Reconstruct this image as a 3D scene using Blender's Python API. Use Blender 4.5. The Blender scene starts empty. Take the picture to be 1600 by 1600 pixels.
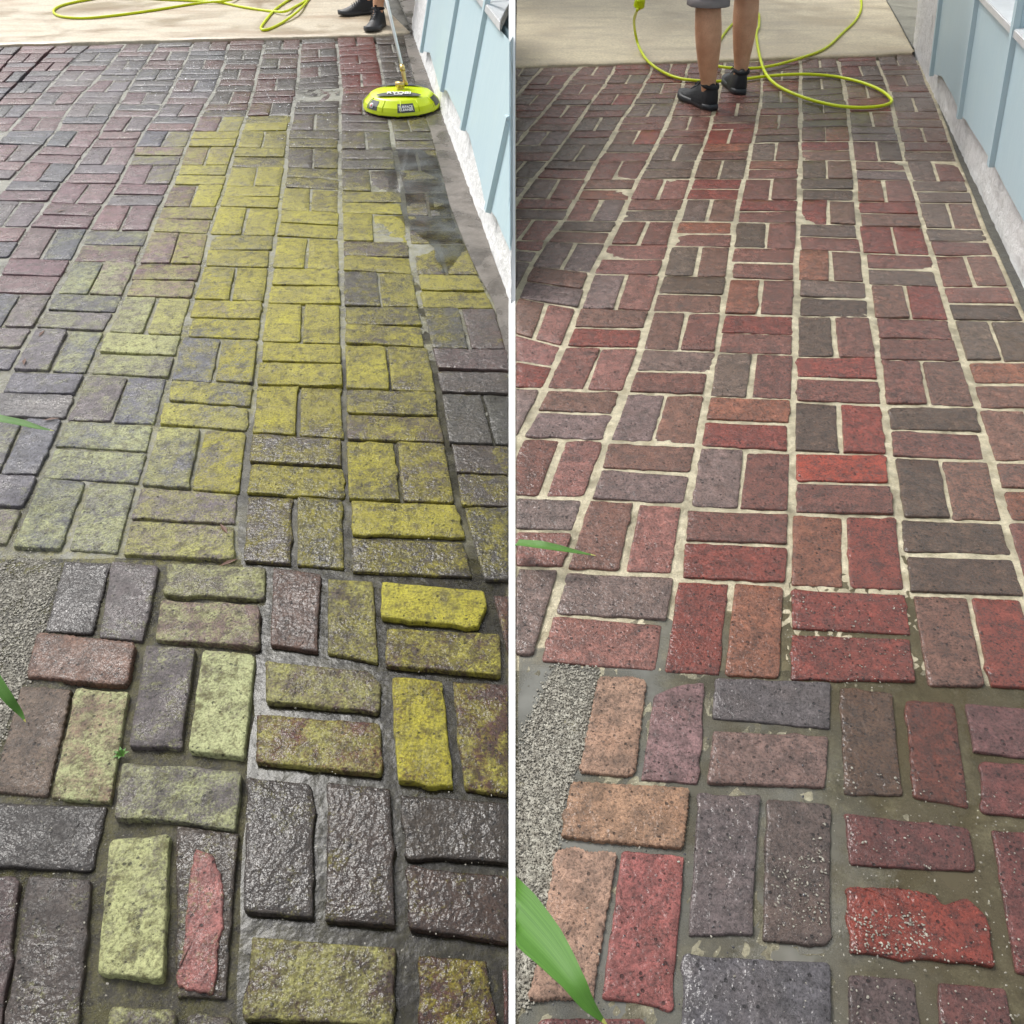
import bpy, bmesh, math, random
from mathutils import Vector, Matrix, noise
random.seed(7)
scene = bpy.context.scene
R = math.radians
# ------------------------------------------------------------------ camera
F = 1300.0; CH = 1.15
PT = math.atan(1100/1300)
cd = bpy.data.cameras.new('camera'); cam = bpy.data.objects.new('camera', cd)
scene.collection.objects.link(cam)
cam.location = (0, 0, CH); cam.rotation_euler = (math.pi/2-PT, 0, 0)
cd.sensor_width = 36; cd.angle = 2*math.atan(800/F); cd.clip_start = .02; cd.clip_end = 3000
scene.camera = cam
# ------------------------------------------------------------------ world, sun, exposure
w = bpy.data.worlds.new('World'); scene.world = w; w.use_nodes = True
nt = w.node_tree; nt.nodes.clear()
out = nt.nodes.new('ShaderNodeOutputWorld'); bg = nt.nodes.new('ShaderNodeBackground')
sky = nt.nodes.new('ShaderNodeTexSky'); sky.sky_type = 'NISHITA'; sky.sun_disc = False
SUN_EL, SUN_AZ = R(52), R(-38)
sky.sun_elevation = SUN_EL; sky.sun_rotation = SUN_AZ
sky.air_density = 1.0; sky.dust_density = 4.0; sky.ozone_density = 1.0
hs = nt.nodes.new('ShaderNodeHueSaturation'); hs.inputs['Saturation'].default_value = .16
nt.links.new(sky.outputs[0], hs.inputs['Color']); nt.links.new(hs.outputs[0], bg.inputs[0])
bg.inputs[1].default_value = .13
nt.links.new(bg.outputs[0], out.inputs[0])
sd = bpy.data.lights.new('sun', 'SUN'); sd.energy = 1.2; sd.angle = R(20); sd.color = (1, .97, .92)
sun = bpy.data.objects.new('sun', sd); scene.collection.objects.link(sun)
sdir = Vector((math.sin(SUN_AZ)*math.cos(SUN_EL), math.cos(SUN_AZ)*math.cos(SUN_EL), math.sin(SUN_EL)))
sun.rotation_euler = sdir.to_track_quat('Z', 'Y').to_euler(); sun.location = (0, 0, 5)
scene.view_settings.view_transform = 'Standard'; scene.view_settings.look = 'None'
scene.view_settings.exposure = 0.95; scene.view_settings.gamma = 1
scene.render.engine = 'CYCLES'
# ------------------------------------------------------------------ helpers
SP, CP = math.sin(PT), math.cos(PT)
def ray(x, y):
    xn, yn = (x-800)/F, (y-800)/F
    return Vector((xn, CP-yn*SP, -SP-yn*CP))
def G(x, y, z=0.0):                      # where the sight line meets the level z
    r = ray(x, y); t = (CH-z)/-r.z
    return Vector((r.x*t, r.y*t, z))
def V_(x, y, Y):                         # where it meets the upright plane at distance Y
    r = ray(x, y); t = Y/r.y
    return Vector((r.x*t, Y, CH+r.z*t))
def px(p):                               # back to pixels
    d = p-Vector((0, 0, CH)); zc = d.y*CP-d.z*SP
    return 800+F*d.x/zc, 800-F*(d.y*SP+d.z*CP)/zc
def s2l(c):
    return tuple(((v/255)/12.92 if v/255 <= .04045 else ((v/255+.055)/1.055)**2.4) for v in c)
def interp(tab, y):
    ks = sorted(tab)
    if y <= ks[0]: a, b = ks[0], ks[1]
    elif y >= ks[-1]: a, b = ks[-2], ks[-1]
    else:
        for a, b in zip(ks, ks[1:]):
            if a <= y <= b: break
    return tab[a]+(tab[b]-tab[a])*(y-a)/(b-a)
col = scene.collection
def link(name, verts, faces, mat, parent=None, smooth=True):
    me = bpy.data.meshes.new(name); me.from_pydata([tuple(v) for v in verts], [], faces); me.update()
    o = bpy.data.objects.new(name, me); col.objects.link(o)
    if mat: me.materials.append(mat)
    if smooth: me.polygons.foreach_set('use_smooth', [True]*len(me.polygons))
    if parent: 
        o.parent = parent
    return o
def bmo(name, bm, mat, parent=None, smooth=False):
    me = bpy.data.meshes.new(name); bmesh.ops.recalc_face_normals(bm, faces=bm.faces[:]); bm.to_mesh(me); bm.free()
    o = bpy.data.objects.new(name, me); col.objects.link(o)
    if mat: me.materials.append(mat)
    if smooth: me.polygons.foreach_set('use_smooth', [True]*len(me.polygons))
    if parent: o.parent = parent
    return o
def tag(o, label=None, cat=None, group=None, kind=None):
    if label: o['label'] = label
    if cat: o['category'] = cat
    if group: o['group'] = group
    if kind: o['kind'] = kind
    return o
def thing(name, label, cat, loc=(0, 0, 0), group=None):
    o = bpy.data.objects.new(name, None); col.objects.link(o); o.location = loc
    o.empty_display_size = .05
    return tag(o, label, cat, group)
def prism(bm, poly, z0, z1):
    n = len(poly)
    a = [bm.verts.new((p[0], p[1], z0)) for p in poly]; b = [bm.verts.new((p[0], p[1], z1)) for p in poly]
    bm.faces.new(a[::-1]); bm.faces.new(b)
    for i in range(n): bm.faces.new((a[i], a[(i+1) % n], b[(i+1) % n], b[i]))
def hexa(bm, pts):                       # eight corners, bottom four then top four
    v = [bm.verts.new(p) for p in pts]
    for f in ((3, 2, 1, 0), (4, 5, 6, 7), (0, 1, 5, 4), (1, 2, 6, 5), (2, 3, 7, 6), (3, 0, 4, 7)):
        bm.faces.new([v[i] for i in f])
def tube_data(pts, rad, n=10):
    V, Fc = [], []
    up = Vector((0, 0, 1)); m = len(pts)
    for i, p in enumerate(pts):
        t = (pts[min(i+1, m-1)]-pts[max(i-1, 0)]).normalized()
        s = t.cross(up)
        if s.length < 1e-3: s = Vector((1, 0, 0))
        s.normalize(); u = s.cross(t)
        r = rad[i] if isinstance(rad, (list, tuple)) else rad
        for k in range(n):
            a = 2*math.pi*k/n; V.append(p+s*math.cos(a)*r+u*math.sin(a)*r)
    for i in range(m-1):
        for k in range(n):
            Fc.append((i*n+k, i*n+(k+1) % n, (i+1)*n+(k+1) % n, (i+1)*n+k))
    Fc.append(tuple(range(n))[::-1]); Fc.append(tuple((m-1)*n+k for k in range(n)))
    return V, Fc
def catmull(P, k=8):
    P = [Vector(p) for p in P]; Q = [P[0]*2-P[1]]+P+[P[-1]*2-P[-2]]; o = []
    for i in range(1, len(Q)-2):
        for j in range(k):
            t = j/k; a, b, c, d = Q[i-1:i+3]
            o.append(.5*((2*b)+(c-a)*t+(2*a-5*b+4*c-d)*t*t+(3*b-a-3*c+d)*t**3))
    o.append(P[-1]); return o
# ------------------------------------------------------------------ materials
def newmat(name):
    m = bpy.data.materials.new(name); m.use_nodes = True
    return m, m.node_tree.nodes, m.node_tree.links, m.node_tree.nodes['Principled BSDF']
class NB:
    def __init__(s, N, L): s.N, s.L = N, L
    def pos(s): return s.N.new('ShaderNodeNewGeometry').outputs['Position']
    def noise(s, vec, scale, detail=4, rough=.55, dist=0):
        n = s.N.new('ShaderNodeTexNoise'); n.inputs['Scale'].default_value = scale; n.inputs['Detail'].default_value = detail
        n.inputs['Roughness'].default_value = rough; n.inputs['Distortion'].default_value = dist
        s.L.new(vec, n.inputs['Vector']); return n.outputs['Fac']
    def vor(s, vec, scale, feat='F1', outp='Distance'):
        n = s.N.new('ShaderNodeTexVoronoi'); n.inputs['Scale'].default_value = scale; n.feature = feat
        s.L.new(vec, n.inputs['Vector']); return n.outputs[outp]
    def ramp(s, fac, a, b, c0=(0, 0, 0, 1), c1=(1, 1, 1, 1)):
        n = s.N.new('ShaderNodeValToRGB'); n.color_ramp.elements[0].position = a; n.color_ramp.elements[1].position = b
        n.color_ramp.elements[0].color = c0; n.color_ramp.elements[1].color = c1
        s.L.new(fac, n.inputs[0]); return n.outputs[0]
    def math(s, op, a, b=0.0, clamp=False):
        n = s.N.new('ShaderNodeMath'); n.operation = op; n.use_clamp = clamp
        for i, v in enumerate((a, b)):
            if isinstance(v, (int, float)): n.inputs[i].default_value = v
            else: s.L.new(v, n.inputs[i])
        return n.outputs[0]
    def mix(s, fac, a, b, mode='MIX'):
        n = s.N.new('ShaderNodeMix'); n.data_type = 'RGBA'; n.blend_type = mode
        if isinstance(fac, (int, float)): n.inputs[0].default_value = fac
        else: s.L.new(fac, n.inputs[0])
        for i, v in ((6, a), (7, b)):
            if isinstance(v, tuple): n.inputs[i].default_value = (*v[:3], 1)
            else: s.L.new(v, n.inputs[i])
        return n.outputs[2]
    def mapr(s, v, a, b, c, d):
        n = s.N.new('ShaderNodeMapRange'); s.L.new(v, n.inputs[0])
        for i, q in enumerate((a, b, c, d)): 
            if isinstance(q, (int, float)): n.inputs[i+1].default_value = q
            else: s.L.new(q, n.inputs[i+1])
        return n.outputs[0]
    def bump(s, h, strength, dist, nrm=None):
        n = s.N.new('ShaderNodeBump'); n.inputs['Strength'].default_value = strength; n.inputs['Distance'].default_value = dist
        s.L.new(h, n.inputs['Height'])
        if nrm: s.L.new(nrm, n.inputs['Normal'])
        return n.outputs[0]
def brick_material():
    m, N, L, B = newmat('brick'); q = NB(N, L); P = q.pos()
    ca = N.new('ShaderNodeAttribute'); ca.attribute_name = 'brick_colour'
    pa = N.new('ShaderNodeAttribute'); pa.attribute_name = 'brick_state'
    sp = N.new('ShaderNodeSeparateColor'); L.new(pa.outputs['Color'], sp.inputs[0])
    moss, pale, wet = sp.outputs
    oi = pa.outputs['Alpha']
    fine = q.noise(P, 210, 6, .75); mid = q.noise(P, 42, 6, .68); big = q.noise(P, 11, 3)
    pv = q.vor(P, 120); pc = q.N.new('ShaderNodeSeparateColor'); L.new(q.vor(P, 120, outp='Color'), pc.inputs[0])
    pit2 = q.mapr(q.math('SUBTRACT', pv, q.mapr(pc.outputs[0], .7, 1, -.05, .30)), 0, .1, 0, 1)
    c = q.mix(q.mapr(mid, .38, .6, 0, .85), ca.outputs['Color'], q.mix(.6, ca.outputs['Color'], (.022, .019, .018)))
    c = q.mix(q.mapr(q.noise(P, 17, 5, .7, .4), .5, .72, 0, .55), c, (.035, .029, .024))
    c = q.mix(q.mapr(big, .5, .68, 0, .4), c, q.mix(1.0, ca.outputs['Color'], (1.14, 1.03, .93), 'MULTIPLY'))
    c = q.mix(q.mapr(fine, .36, .52, .75, 0), c, (.012, .010, .010))
    c = q.mix(q.mapr(fine, .6, .74, 0, .32), c, (.36, .3, .27))
    # moss cover: patches where the noise exceeds what the brick's cover leaves free
    mn = q.math('ADD', q.math('MULTIPLY', q.noise(P, 22, 6, .75, .3), .55), q.math('MULTIPLY', q.noise(P, 190, 6, .8), .45)); mn = q.math('ADD', mn, q.math('MULTIPLY', q.math('SUBTRACT', q.noise(P, 5, 3), .5), .25))
    th = q.mapr(moss, 0, 1, .62, .26)
    mm = q.math('MULTIPLY', q.math('SUBTRACT', mn, th), 7, True)
    mm = q.math('MULTIPLY', mm, q.mapr(moss, 0, .06, 0, 1))
    mcol = q.mix(q.noise(P, 32, 3), (.52, .46, .04), (.27, .25, .035))
    mcol = q.mix(pale, mcol, q.mix(q.noise(P, 60, 3), (.52, .53, .28), (.32, .35, .17)))  # pale moss tint carries the sky sheen as colour
    mcol = q.mix(q.mapr(fine, .36, .54, .75, 0), mcol, (.05, .045, .012)); mcol = q.mix(q.mapr(mid, .5, .64, 0, .75), mcol, (.075, .06, .02))
    c = q.mix(mm, c, mcol)
    c = q.mix(q.mapr(pit2, 0, 1, .7, 0), c, (.012, .011, .011))
    wn = q.math('ADD', q.noise(P, 11, 5, .7), q.math('MULTIPLY', wet, .55))
    wm = q.ramp(wn, .6, .86)
    c = q.mix(q.mapr(wm, 0, 1, 0, .55), c, q.mix(1.0, c, (.42, .38, .36), 'MULTIPLY'))
    L.new(c, B.inputs['Base Color'])
    r = q.mapr(wm, 0, 1, .34, .13); r = q.math('ADD', r, q.math('MULTIPLY', mm, .18)); 
    L.new(r, B.inputs['Roughness'])
    B.inputs['Specular IOR Level'].default_value = .3
    h = q.math('ADD', q.math('MULTIPLY', fine, .8), q.math('MULTIPLY', mid, .7))
    h = q.math('ADD', h, q.math('MULTIPLY', pit2, .5)); h = q.math('ADD', h, q.math('MULTIPLY', mm, .25))
    h = q.math('ADD', h, q.math('MULTIPLY', big, .8))
    L.new(q.bump(h, 1, .0044), B.inputs['Normal'])
    B.inputs['Coat IOR'].default_value = 1.5; L.new(q.math('MULTIPLY', q.mapr(wm, 0, 1, .06, .46), q.mapr(mm, 0, 1, 1, .3)), B.inputs['Coat Weight']); B.inputs['Coat Roughness'].default_value = .13
    L.new(q.bump(q.math('ADD', q.noise(P, 135, 2, .5), q.math('MULTIPLY', q.noise(P, 38, 2, .5), 1.2)), 1, .0029), B.inputs['Coat Normal'])
    return m
M_BRICK = brick_material()
def ground_mat(name, c0, c1, c2, rough=(.6, .2), scale=60, bump=.003, spots=None, big=6, wetlo=.45, stain=None, mossy=False):
    m, N, L, B = newmat(name); q = NB(N, L); P = q.pos()
    f = q.noise(P, scale*4, 5, .7); mid = q.noise(P, scale*.6, 5, .6); bg_ = q.noise(P, big, 5, .62, .5)
    c = q.mix(q.mapr(mid, .35, .65, 0, 1), c0, c1)
    c = q.mix(q.mapr(bg_, wetlo, wetlo+.18, 0, .85), c, c2)
    if stain:
        mp = N.new('ShaderNodeMapping'); L.new(P, mp.inputs[0]); mp.inputs['Scale'].default_value = (.6, 2.2, 1)
        sn = q.noise(mp.outputs[0], 2.2, 6, .62, .6); c = q.mix(q.mapr(sn, .47, .66, 0, .8), c, stain)
    c = q.mix(q.mapr(f, .35, .6, .5, 0), c, tuple(v*.35 for v in c0))
    if spots: c = q.mix(q.mapr(q.vor(P, 170), .0, .22, .9, 0), c, spots)
    if mossy:
        at = N.new('ShaderNodeAttribute'); at.attribute_name = 'moss'
        k = q.math('MULTIPLY', at.outputs['Fac'], q.mapr(q.math('ADD', q.math('MULTIPLY', q.noise(P, 40, 5, .7), .6), q.math('MULTIPLY', q.noise(P, 210, 4, .75), .4)), .44, .56, 0, .9))
        c = q.mix(k, c, q.mix(q.noise(P, 50, 3), (.30, .27, .06), (.12, .12, .03)))
    L.new(c, B.inputs['Base Color'])
    L.new(q.mapr(bg_, .42, .62, rough[0], rough[1]), B.inputs['Roughness'])
    L.new(q.bump(q.math('ADD', f, q.math('MULTIPLY', mid, 1.6)), .8, bump), B.inputs['Normal'])
    return m
M_JL = ground_mat('muddy_joint', s2l((150, 149, 138)), s2l((112, 110, 100)), s2l((74, 71, 64)), (.5, .14), bump=.004, spots=s2l((150, 150, 142)), mossy=True)
M_JL2 = ground_mat('silty_joint', s2l((72, 68, 60)), s2l((50, 47, 41)), s2l((34, 31, 27)), (.42, .12), bump=.005, spots=s2l((120, 118, 108)), mossy=True)
M_JR2 = ground_mat('wet_silt_joint', s2l((172, 166, 140)), s2l((104, 98, 78)), s2l((70, 66, 50)), (.45, .15), bump=.005, spots=s2l((200, 196, 175)), big=9)
M_GR_ = 0
M_JR = ground_mat('pale_joint', s2l((210, 200, 172)), s2l((160, 150, 122)), s2l((108, 100, 78)), (.6, .3), scale=55, bump=.005, wetlo=.5, big=9)
M_CL = ground_mat('stained_concrete', s2l((196, 184, 160)), s2l((184, 173, 151)), s2l((162, 142, 114)), (.6, .3), scale=16, bump=.001, big=1.8, wetlo=.5, stain=s2l((148, 122, 92)))
M_CR = ground_mat('washed_concrete', s2l((212, 200, 170)), s2l((198, 186, 158)), s2l((186, 170, 140)), (.6, .38), scale=16, bump=.001, big=2.2, stain=s2l((172, 160, 138)))
M_CS = ground_mat('grey_wet_concrete', s2l((122, 115, 108)), s2l((105, 98, 90)), s2l((80, 74, 68)), (.5, .14), scale=30, bump=.0015, big=5)
M_DIRT = ground_mat('dark_earth', s2l((92, 90, 80)), s2l((66, 64, 56)), s2l((48, 46, 40)), (.55, .25), bump=.004)
M_GRAV = ground_mat('gravel_bed', s2l((120, 116, 104)), s2l((88, 84, 76)), s2l((70, 68, 62)), (.5, .2), bump=.004, spots=s2l((190, 188, 175)))
def simple(name, c, rough=.5, metal=0, bump=None, var=0):
    m, N, L, B = newmat(name); q = NB(N, L)
    B.inputs['Roughness'].default_value = rough; B.inputs['Metallic'].default_value = metal
    tc = N.new('ShaderNodeTexCoord').outputs['Object']
    if var:
        c2 = q.mix(q.mapr(q.noise(tc, 14, 5, .65), .35, .65, 0, var), tuple(c), tuple(v*.55 for v in c)); L.new(c2, B.inputs['Base Color'])
    else: B.inputs['Base Color'].default_value = (*c, 1)
    if bump: L.new(q.bump(q.noise(tc, bump[0], 5, .65), 1, bump[1]), B.inputs['Normal'])
    return m
def stucco():
    m, N, L, B = newmat('rough_white_stucco'); q = NB(N, L); P = q.pos()
    a = q.noise(P, 30, 6, .7, .6); b = q.noise(P, 9, 5, .7); f = q.noise(P, 120, 4, .7)
    c = q.mix(q.mapr(a, .48, .66, 0, .55), (.83, .83, .82), (.50, .50, .49)); c = q.mix(q.mapr(b, .56, .7, 0, .5), c, (.42, .41, .38)); c = q.mix(q.mapr(f, .62, .7, 0, .6), c, (.3, .29, .27))
    L.new(c, B.inputs['Base Color']); B.inputs['Roughness'].default_value = .85
    L.new(q.bump(q.math('ADD', a, q.math('MULTIPLY', f, .4)), .9, .012), B.inputs['Normal']); return m
M_STUCCO = stucco()
def blue_paint():
    m, N, L, B = newmat('pale_blue_paint'); q = NB(N, L); P = q.pos()
    mp = N.new('ShaderNodeMapping'); L.new(P, mp.inputs[0]); mp.inputs['Scale'].default_value = (18, 18, 1.6)
    g = q.noise(mp.outputs[0], 3, 5, .6); s = q.noise(P, 6, 5, .65)
    c = q.mix(q.mapr(g, .3, .7, 0, .5), (.50, .64, .69), (.43, .58, .65)); c = q.mix(q.mapr(s, .52, .75, 0, .35), c, (.52, .64, .66))
    L.new(c, B.inputs['Base Color']); B.inputs['Roughness'].default_value = .42
    L.new(q.bump(g, .4, .002), B.inputs['Normal']); return m
M_BLUE = blue_paint()
M_SILL = simple('veined_white_marble', (.62, .63, .64), .3, 0, None, .3)
M_PANEL = simple('grey_blue_panel', (.34, .45, .50), .35)
M_WHITE = simple('white_border', (.9, .9, .9), .5)
M_HOSE = simple('yellow_green_rubber', (.60, .70, .0), .35)
M_LIME = simple('lime_plastic', (.58, .70, .0), .3, 0, None, .12)
M_BLK = simple('black_plastic', (.02, .02, .022), .35)
M_DGREY = simple('dark_grey_decal', (.05, .055, .06), .4)
M_LIT = simple('decal_white', (.8, .8, .78), .4)
M_PINK = simple('decal_red', (.6, .12, .15), .4)
M_BRASS = simple('brass', (.62, .45, .17), .28, .9)
M_STEEL = simple('brushed_steel', (.78, .77, .74), .3, .5)
M_SHOE = simple('black_shoe_leather', (.012, .014, .018), .5, 0, (160, .003), .3)
M_SOLE = simple('black_rubber_sole', (.03, .032, .036), .45)
M_LACE = simple('black_laces', (.02, .022, .028), .6)
M_SOCK = simple('black_sock', (.012, .012, .014), .9)
M_SHORT = simple('grey_cotton', (.24, .215, .21), .85, 0, (220, .002), .25)
M_SHIRT = simple('dark_cotton', (.06, .07, .09), .85)
M_HAIR = simple('brown_hair', (.04, .025, .015), .6)
def skin_mat():
    m, N, L, B = newmat('tanned_skin'); q = NB(N, L); P = q.pos()
    c = q.mix(q.mapr(q.noise(P, 14, 5), .35, .65, 0, 1), (.68, .38, .23), (.56, .29, .165))
    c = q.mix(q.mapr(q.noise(P, 180, 4), .5, .7, 0, .35), c, (.36, .2, .12))
    L.new(c, B.inputs['Base Color']); B.inputs['Roughness'].default_value = .5
    B.inputs['Subsurface Weight'].default_value = .1; B.inputs['Subsurface Radius'].default_value = (.02, .008, .004)
    return m
M_SKIN = skin_mat()
def leaf_mat(name, c0, c1):
    m, N, L, B = newmat(name); q = NB(N, L)
    uv = N.new('ShaderNodeUVMap').outputs[0]; mp = N.new('ShaderNodeMapping'); L.new(uv, mp.inputs[0]); mp.inputs['Scale'].default_value = (60, 1.5, 1)
    c = q.mix(q.mapr(q.noise(mp.outputs[0], 1, 3), .35, .65, 0, 1), c0, c1)
    L.new(c, B.inputs['Base Color']); B.inputs['Roughness'].default_value = .6
    L.new(q.bump(q.noise(mp.outputs[0], 1, 2), .3, .001), B.inputs['Normal'])
    B.inputs['Transmission Weight'].default_value = 0; return m
M_LEAF = leaf_mat('green_leaf', (.035, .115, .006), (.065, .175, .014))
M_TIP = simple('yellowed_leaf_tip', (.38, .38, .08), .5)
def water(name, murk, alpha, ripple=.0009, rough=.03, vary=.55, brown=None):
    m = bpy.data.materials.new(name); m.use_nodes = True; N, L = m.node_tree.nodes, m.node_tree.links; N.clear(); q = NB(N, L); P = q.pos()
    o = N.new('ShaderNodeOutputMaterial'); t = N.new('ShaderNodeBsdfTransparent'); d = N.new('ShaderNodeBsdfDiffuse'); g = N.new('ShaderNodeBsdfGlossy')
    t.inputs[0].default_value = (.8, .79, .74, 1); sx = N.new('ShaderNodeSeparateXYZ'); L.new(P, sx.inputs[0])
    m_a = q.mix(q.mapr(q.noise(P, 6, 4), .4, .62, 0, 1), murk, tuple(v*vary for v in murk))
    if brown: m_a = q.mix(q.math('ADD', q.mapr(sx.outputs[0], .15, .6, -.2, 1.2), q.mapr(q.noise(P, 5, 4), .3, .7, -.5, .5), True), m_a, brown)
    L.new(m_a, d.inputs[0]); g.inputs['Roughness'].default_value = rough
    m1 = N.new('ShaderNodeMixShader')
    al = q.mapr(q.noise(P, 9, 4), .35, .65, max(.05, alpha-.35), min(1, alpha+.2)); L.new(al, m1.inputs[0]); L.new(t.outputs[0], m1.inputs[1]); L.new(d.outputs[0], m1.inputs[2])
    fr = N.new('ShaderNodeFresnel'); fr.inputs[0].default_value = 1.33
    bp = q.bump(q.noise(P, 38, 3, .5), .6, ripple); L.new(bp, fr.inputs['Normal']); L.new(bp, g.inputs['Normal'])
    m2 = N.new('ShaderNodeMixShader'); L.new(fr.outputs[0], m2.inputs[0]); L.new(m1.outputs[0], m2.inputs[1]); L.new(g.outputs[0], m2.inputs[2])
    L.new(m2.outputs[0], o.inputs[0]); return m
M_WL = water('muddy_water', s2l((36, 34, 30)), .3, .0030, .22)
M_WR = water('cloudy_sheen_water', s2l((122, 122, 116)), .62, .0005, .02, .7, s2l((84, 77, 60)))  # cloudy grey murk also covers for weak sky reflection
M_WD = water('brown_water', s2l((72, 68, 52)), .55, .0010)
M_STONE = ground_mat('gravel_stone', s2l((176, 172, 158)), s2l((108, 102, 90)), s2l((62, 58, 52)), (.4, .2), scale=160, bump=.001, big=150, wetlo=.5)
M_STONED = simple('dark_pebble', (.03, .03, .035), .25)
M_FOAM = simple('foam_bubble', (.85, .87, .88), .2)
# ------------------------------------------------------------------ brick builder
def clip(poly, limit, keep_left):
    o = []; n = len(poly)
    ins = (lambda p: p[0] <= limit) if keep_left else (lambda p: p[0] >= limit)
    for i in range(n):
        a, b = poly[i], poly[(i+1) % n]
        if ins(a): o.append(a)
        if ins(a) != ins(b):
            t = (limit-a[0])/(b[0]-a[0]); o.append((limit, a[1]+(b[1]-a[1])*t))
    return o
def area(p): return abs(sum(p[i][0]*p[(i+1) % len(p)][1]-p[(i+1) % len(p)][0]*p[i][1] for i in range(len(p))))/2
def brick_geo(pw, seg, zoff, tilt, bev, rnd, rag, serr=False, dome=.0015, seed=0.0, corner=3, detail=False):
    """pw: ground outline. Returns rings of verts and faces of one worn brick."""
    n = len(pw); c = sum(pw, Vector())/n; c.z = 0; ol = []
    RR = [min(rnd*random.uniform(.5, 1.9), (pw[i-1]-pw[i]).length*.4, (pw[(i+1) % n]-pw[i]).length*.4) for i in range(n)]
    for i in range(n):
        a, b, d = pw[i-1], pw[i], pw[(i+1) % n]
        rr = RR[i]
        s = b+(a-b).normalized()*rr; e = b+(d-b).normalized()*rr
        for k in range(corner):
            t = k/(corner-1) if corner > 1 else .5
            ol.append(s*(1-t)**2+b*2*t*(1-t)+e*t*t)
        ds = d+(b-d).normalized()*RR[(i+1) % n]
        for k in range(1, seg):
            ol.append(e.lerp(ds, k/seg))
    m = len(ol)
    P2 = []
    for i, p in enumerate(ol):
        t = (ol[(i+1) % m]-ol[i-1]); t = t.normalized() if t.length else Vector((1, 0, 0)); nn = Vector((t.y, -t.x, 0))
        j = noise.noise(Vector((p.x*55+seed, p.y*55, seed*3.1)))*rag+noise.noise(Vector((p.x*160, p.y*160+seed, 1)))*rag*.6-max(0, noise.noise(Vector((p.x*28, p.y*28, seed)))-.28)*.012
        if serr: j += (.0009 if i % 2 else -.0009)
        P2.append(p+nn*j)
    def z(p, extra):
        d = p-c
        return zoff+d.x*tilt[0]+d.y*tilt[1]+extra
    V, Fc = [], []
    rings = [(0, -.035), (0, -bev*1.1), (bev*.3, -bev*.32), (bev*.95, 0)]+([('t', .18), ('t', .36), ('t', .54), ('t', .7), ('t', .85)] if detail else [('t', .5)])
    def relief(x, y):
        k = noise.noise(Vector((x*22+seed, y*22, seed)))*.0011
        if detail: k += noise.noise(Vector((x*75, y*75+seed, 2)))*.0009+noise.noise(Vector((x*190, y*190, seed)))*.0006
        return k
    for ins, dz in rings:
        for p in P2:
            d = c-p; L_ = d.length
            if ins == 't': t = dz; ez = dome*(1-(1-t)**2)
            else: t = min(.45, ins/L_ if L_ else 0); ez = dz
            qv = p+d*t
            V.append(Vector((qv.x, qv.y, z(qv, ez+(relief(qv.x, qv.y) if ez > -bev*.5 else 0)))))
    NR = len(rings)-1
    for r in range(NR):
        for i in range(m):
            Fc.append((r*m+i, r*m+(i+1) % m, (r+1)*m+(i+1) % m, (r+1)*m+i))
    V.append(Vector((c.x, c.y, z(c, dome+relief(c.x, c.y)))))
    for i in range(m): Fc.append((NR*m+i, NR*m+(i+1) % m, (NR+1)*m))
    return V, Fc, c
BRICKS = {'left': [], 'right': []}
def add_brick(side, poly_px, colr, moss=0, pale=0, wet=.3, zoff=0, near=False, serr=False, label=None, rag=None, rnd=None, flat=False):
    p = clip(poly_px, 793.5, True) if side == 'left' else clip(poly_px, 806.5, False)
    if len(p) < 3: return
    ar = area(p)
    if ar < 10: return
    ys = [q[1] for q in p]; xs = [q[0] for q in p]
    if min(ys) > 1690 or max(xs) < -70 or min(xs) > 1700: return
    vis = ar*(0.25 if (min(ys) > 1600 or max(xs) < 0 or min(xs) > 1600) else 1)
    BRICKS[side].append(dict(p=p, c=colr, s=(moss, pale, wet), z=zoff, near=near, serr=serr, label=label, ar=vis, rag=rag, rnd=rnd, flat=flat))
def colour_mesh(me, c, s):
    a = me.color_attributes.new('brick_colour', 'FLOAT_COLOR', 'POINT'); b = me.color_attributes.new('brick_state', 'FLOAT_COLOR', 'POINT')
    n = len(me.vertices)
    a.data.foreach_set('color', c*n if len(c) == 4 else c); b.data.foreach_set('color', s*n if len(s) == 4 else s)
def flush(side, parent, limit=295):
    L_ = sorted(BRICKS[side], key=lambda b: -b['ar'])
    SV, SF, SC, SS = [], [], [], []
    for i, b in enumerate(L_):
        pw = [G(x, y) for x, y in b['p']]
        if (pw[1]-pw[0]).cross(pw[2]-pw[1]).z > 0: pw = pw[::-1]
        big = b['ar'] > 2500
        tl = .012 if min(q_[1] for q_ in b['p']) > 230 else .005
        V, Fc, c = brick_geo(pw, (26 if b['serr'] else 11 if big else 4 if b['ar'] > 500 else 2), b['z'], (random.uniform(-tl, tl)*2, random.uniform(-tl, tl)*1.6),
            .0032 if big else .0026, b['rnd'] or random.uniform(.0025, .0075), b['rag'] or (.0015 if big else .0012), b['serr'], random.uniform(0, .0012), random.random()*50, 4 if big else 3 if b['ar'] > 500 else 2, big)
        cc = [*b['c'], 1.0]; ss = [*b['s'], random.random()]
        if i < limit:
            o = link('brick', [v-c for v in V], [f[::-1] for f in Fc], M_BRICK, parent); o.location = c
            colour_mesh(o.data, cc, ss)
            if b['label']: o['label'] = b['label']
        else:
            k = len(SV); SV += V; SF += [tuple(q+k for q in f[::-1]) for f in Fc]; SC += cc*len(V); SS += ss*len(V)
    if SV:
        o = link('brick', SV, SF, M_BRICK, parent); colour_mesh(o.data, SC, SS); o['kind'] = 'stuff'
        o['label'] = 'small distant bricks at the far edge of the paving'
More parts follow.
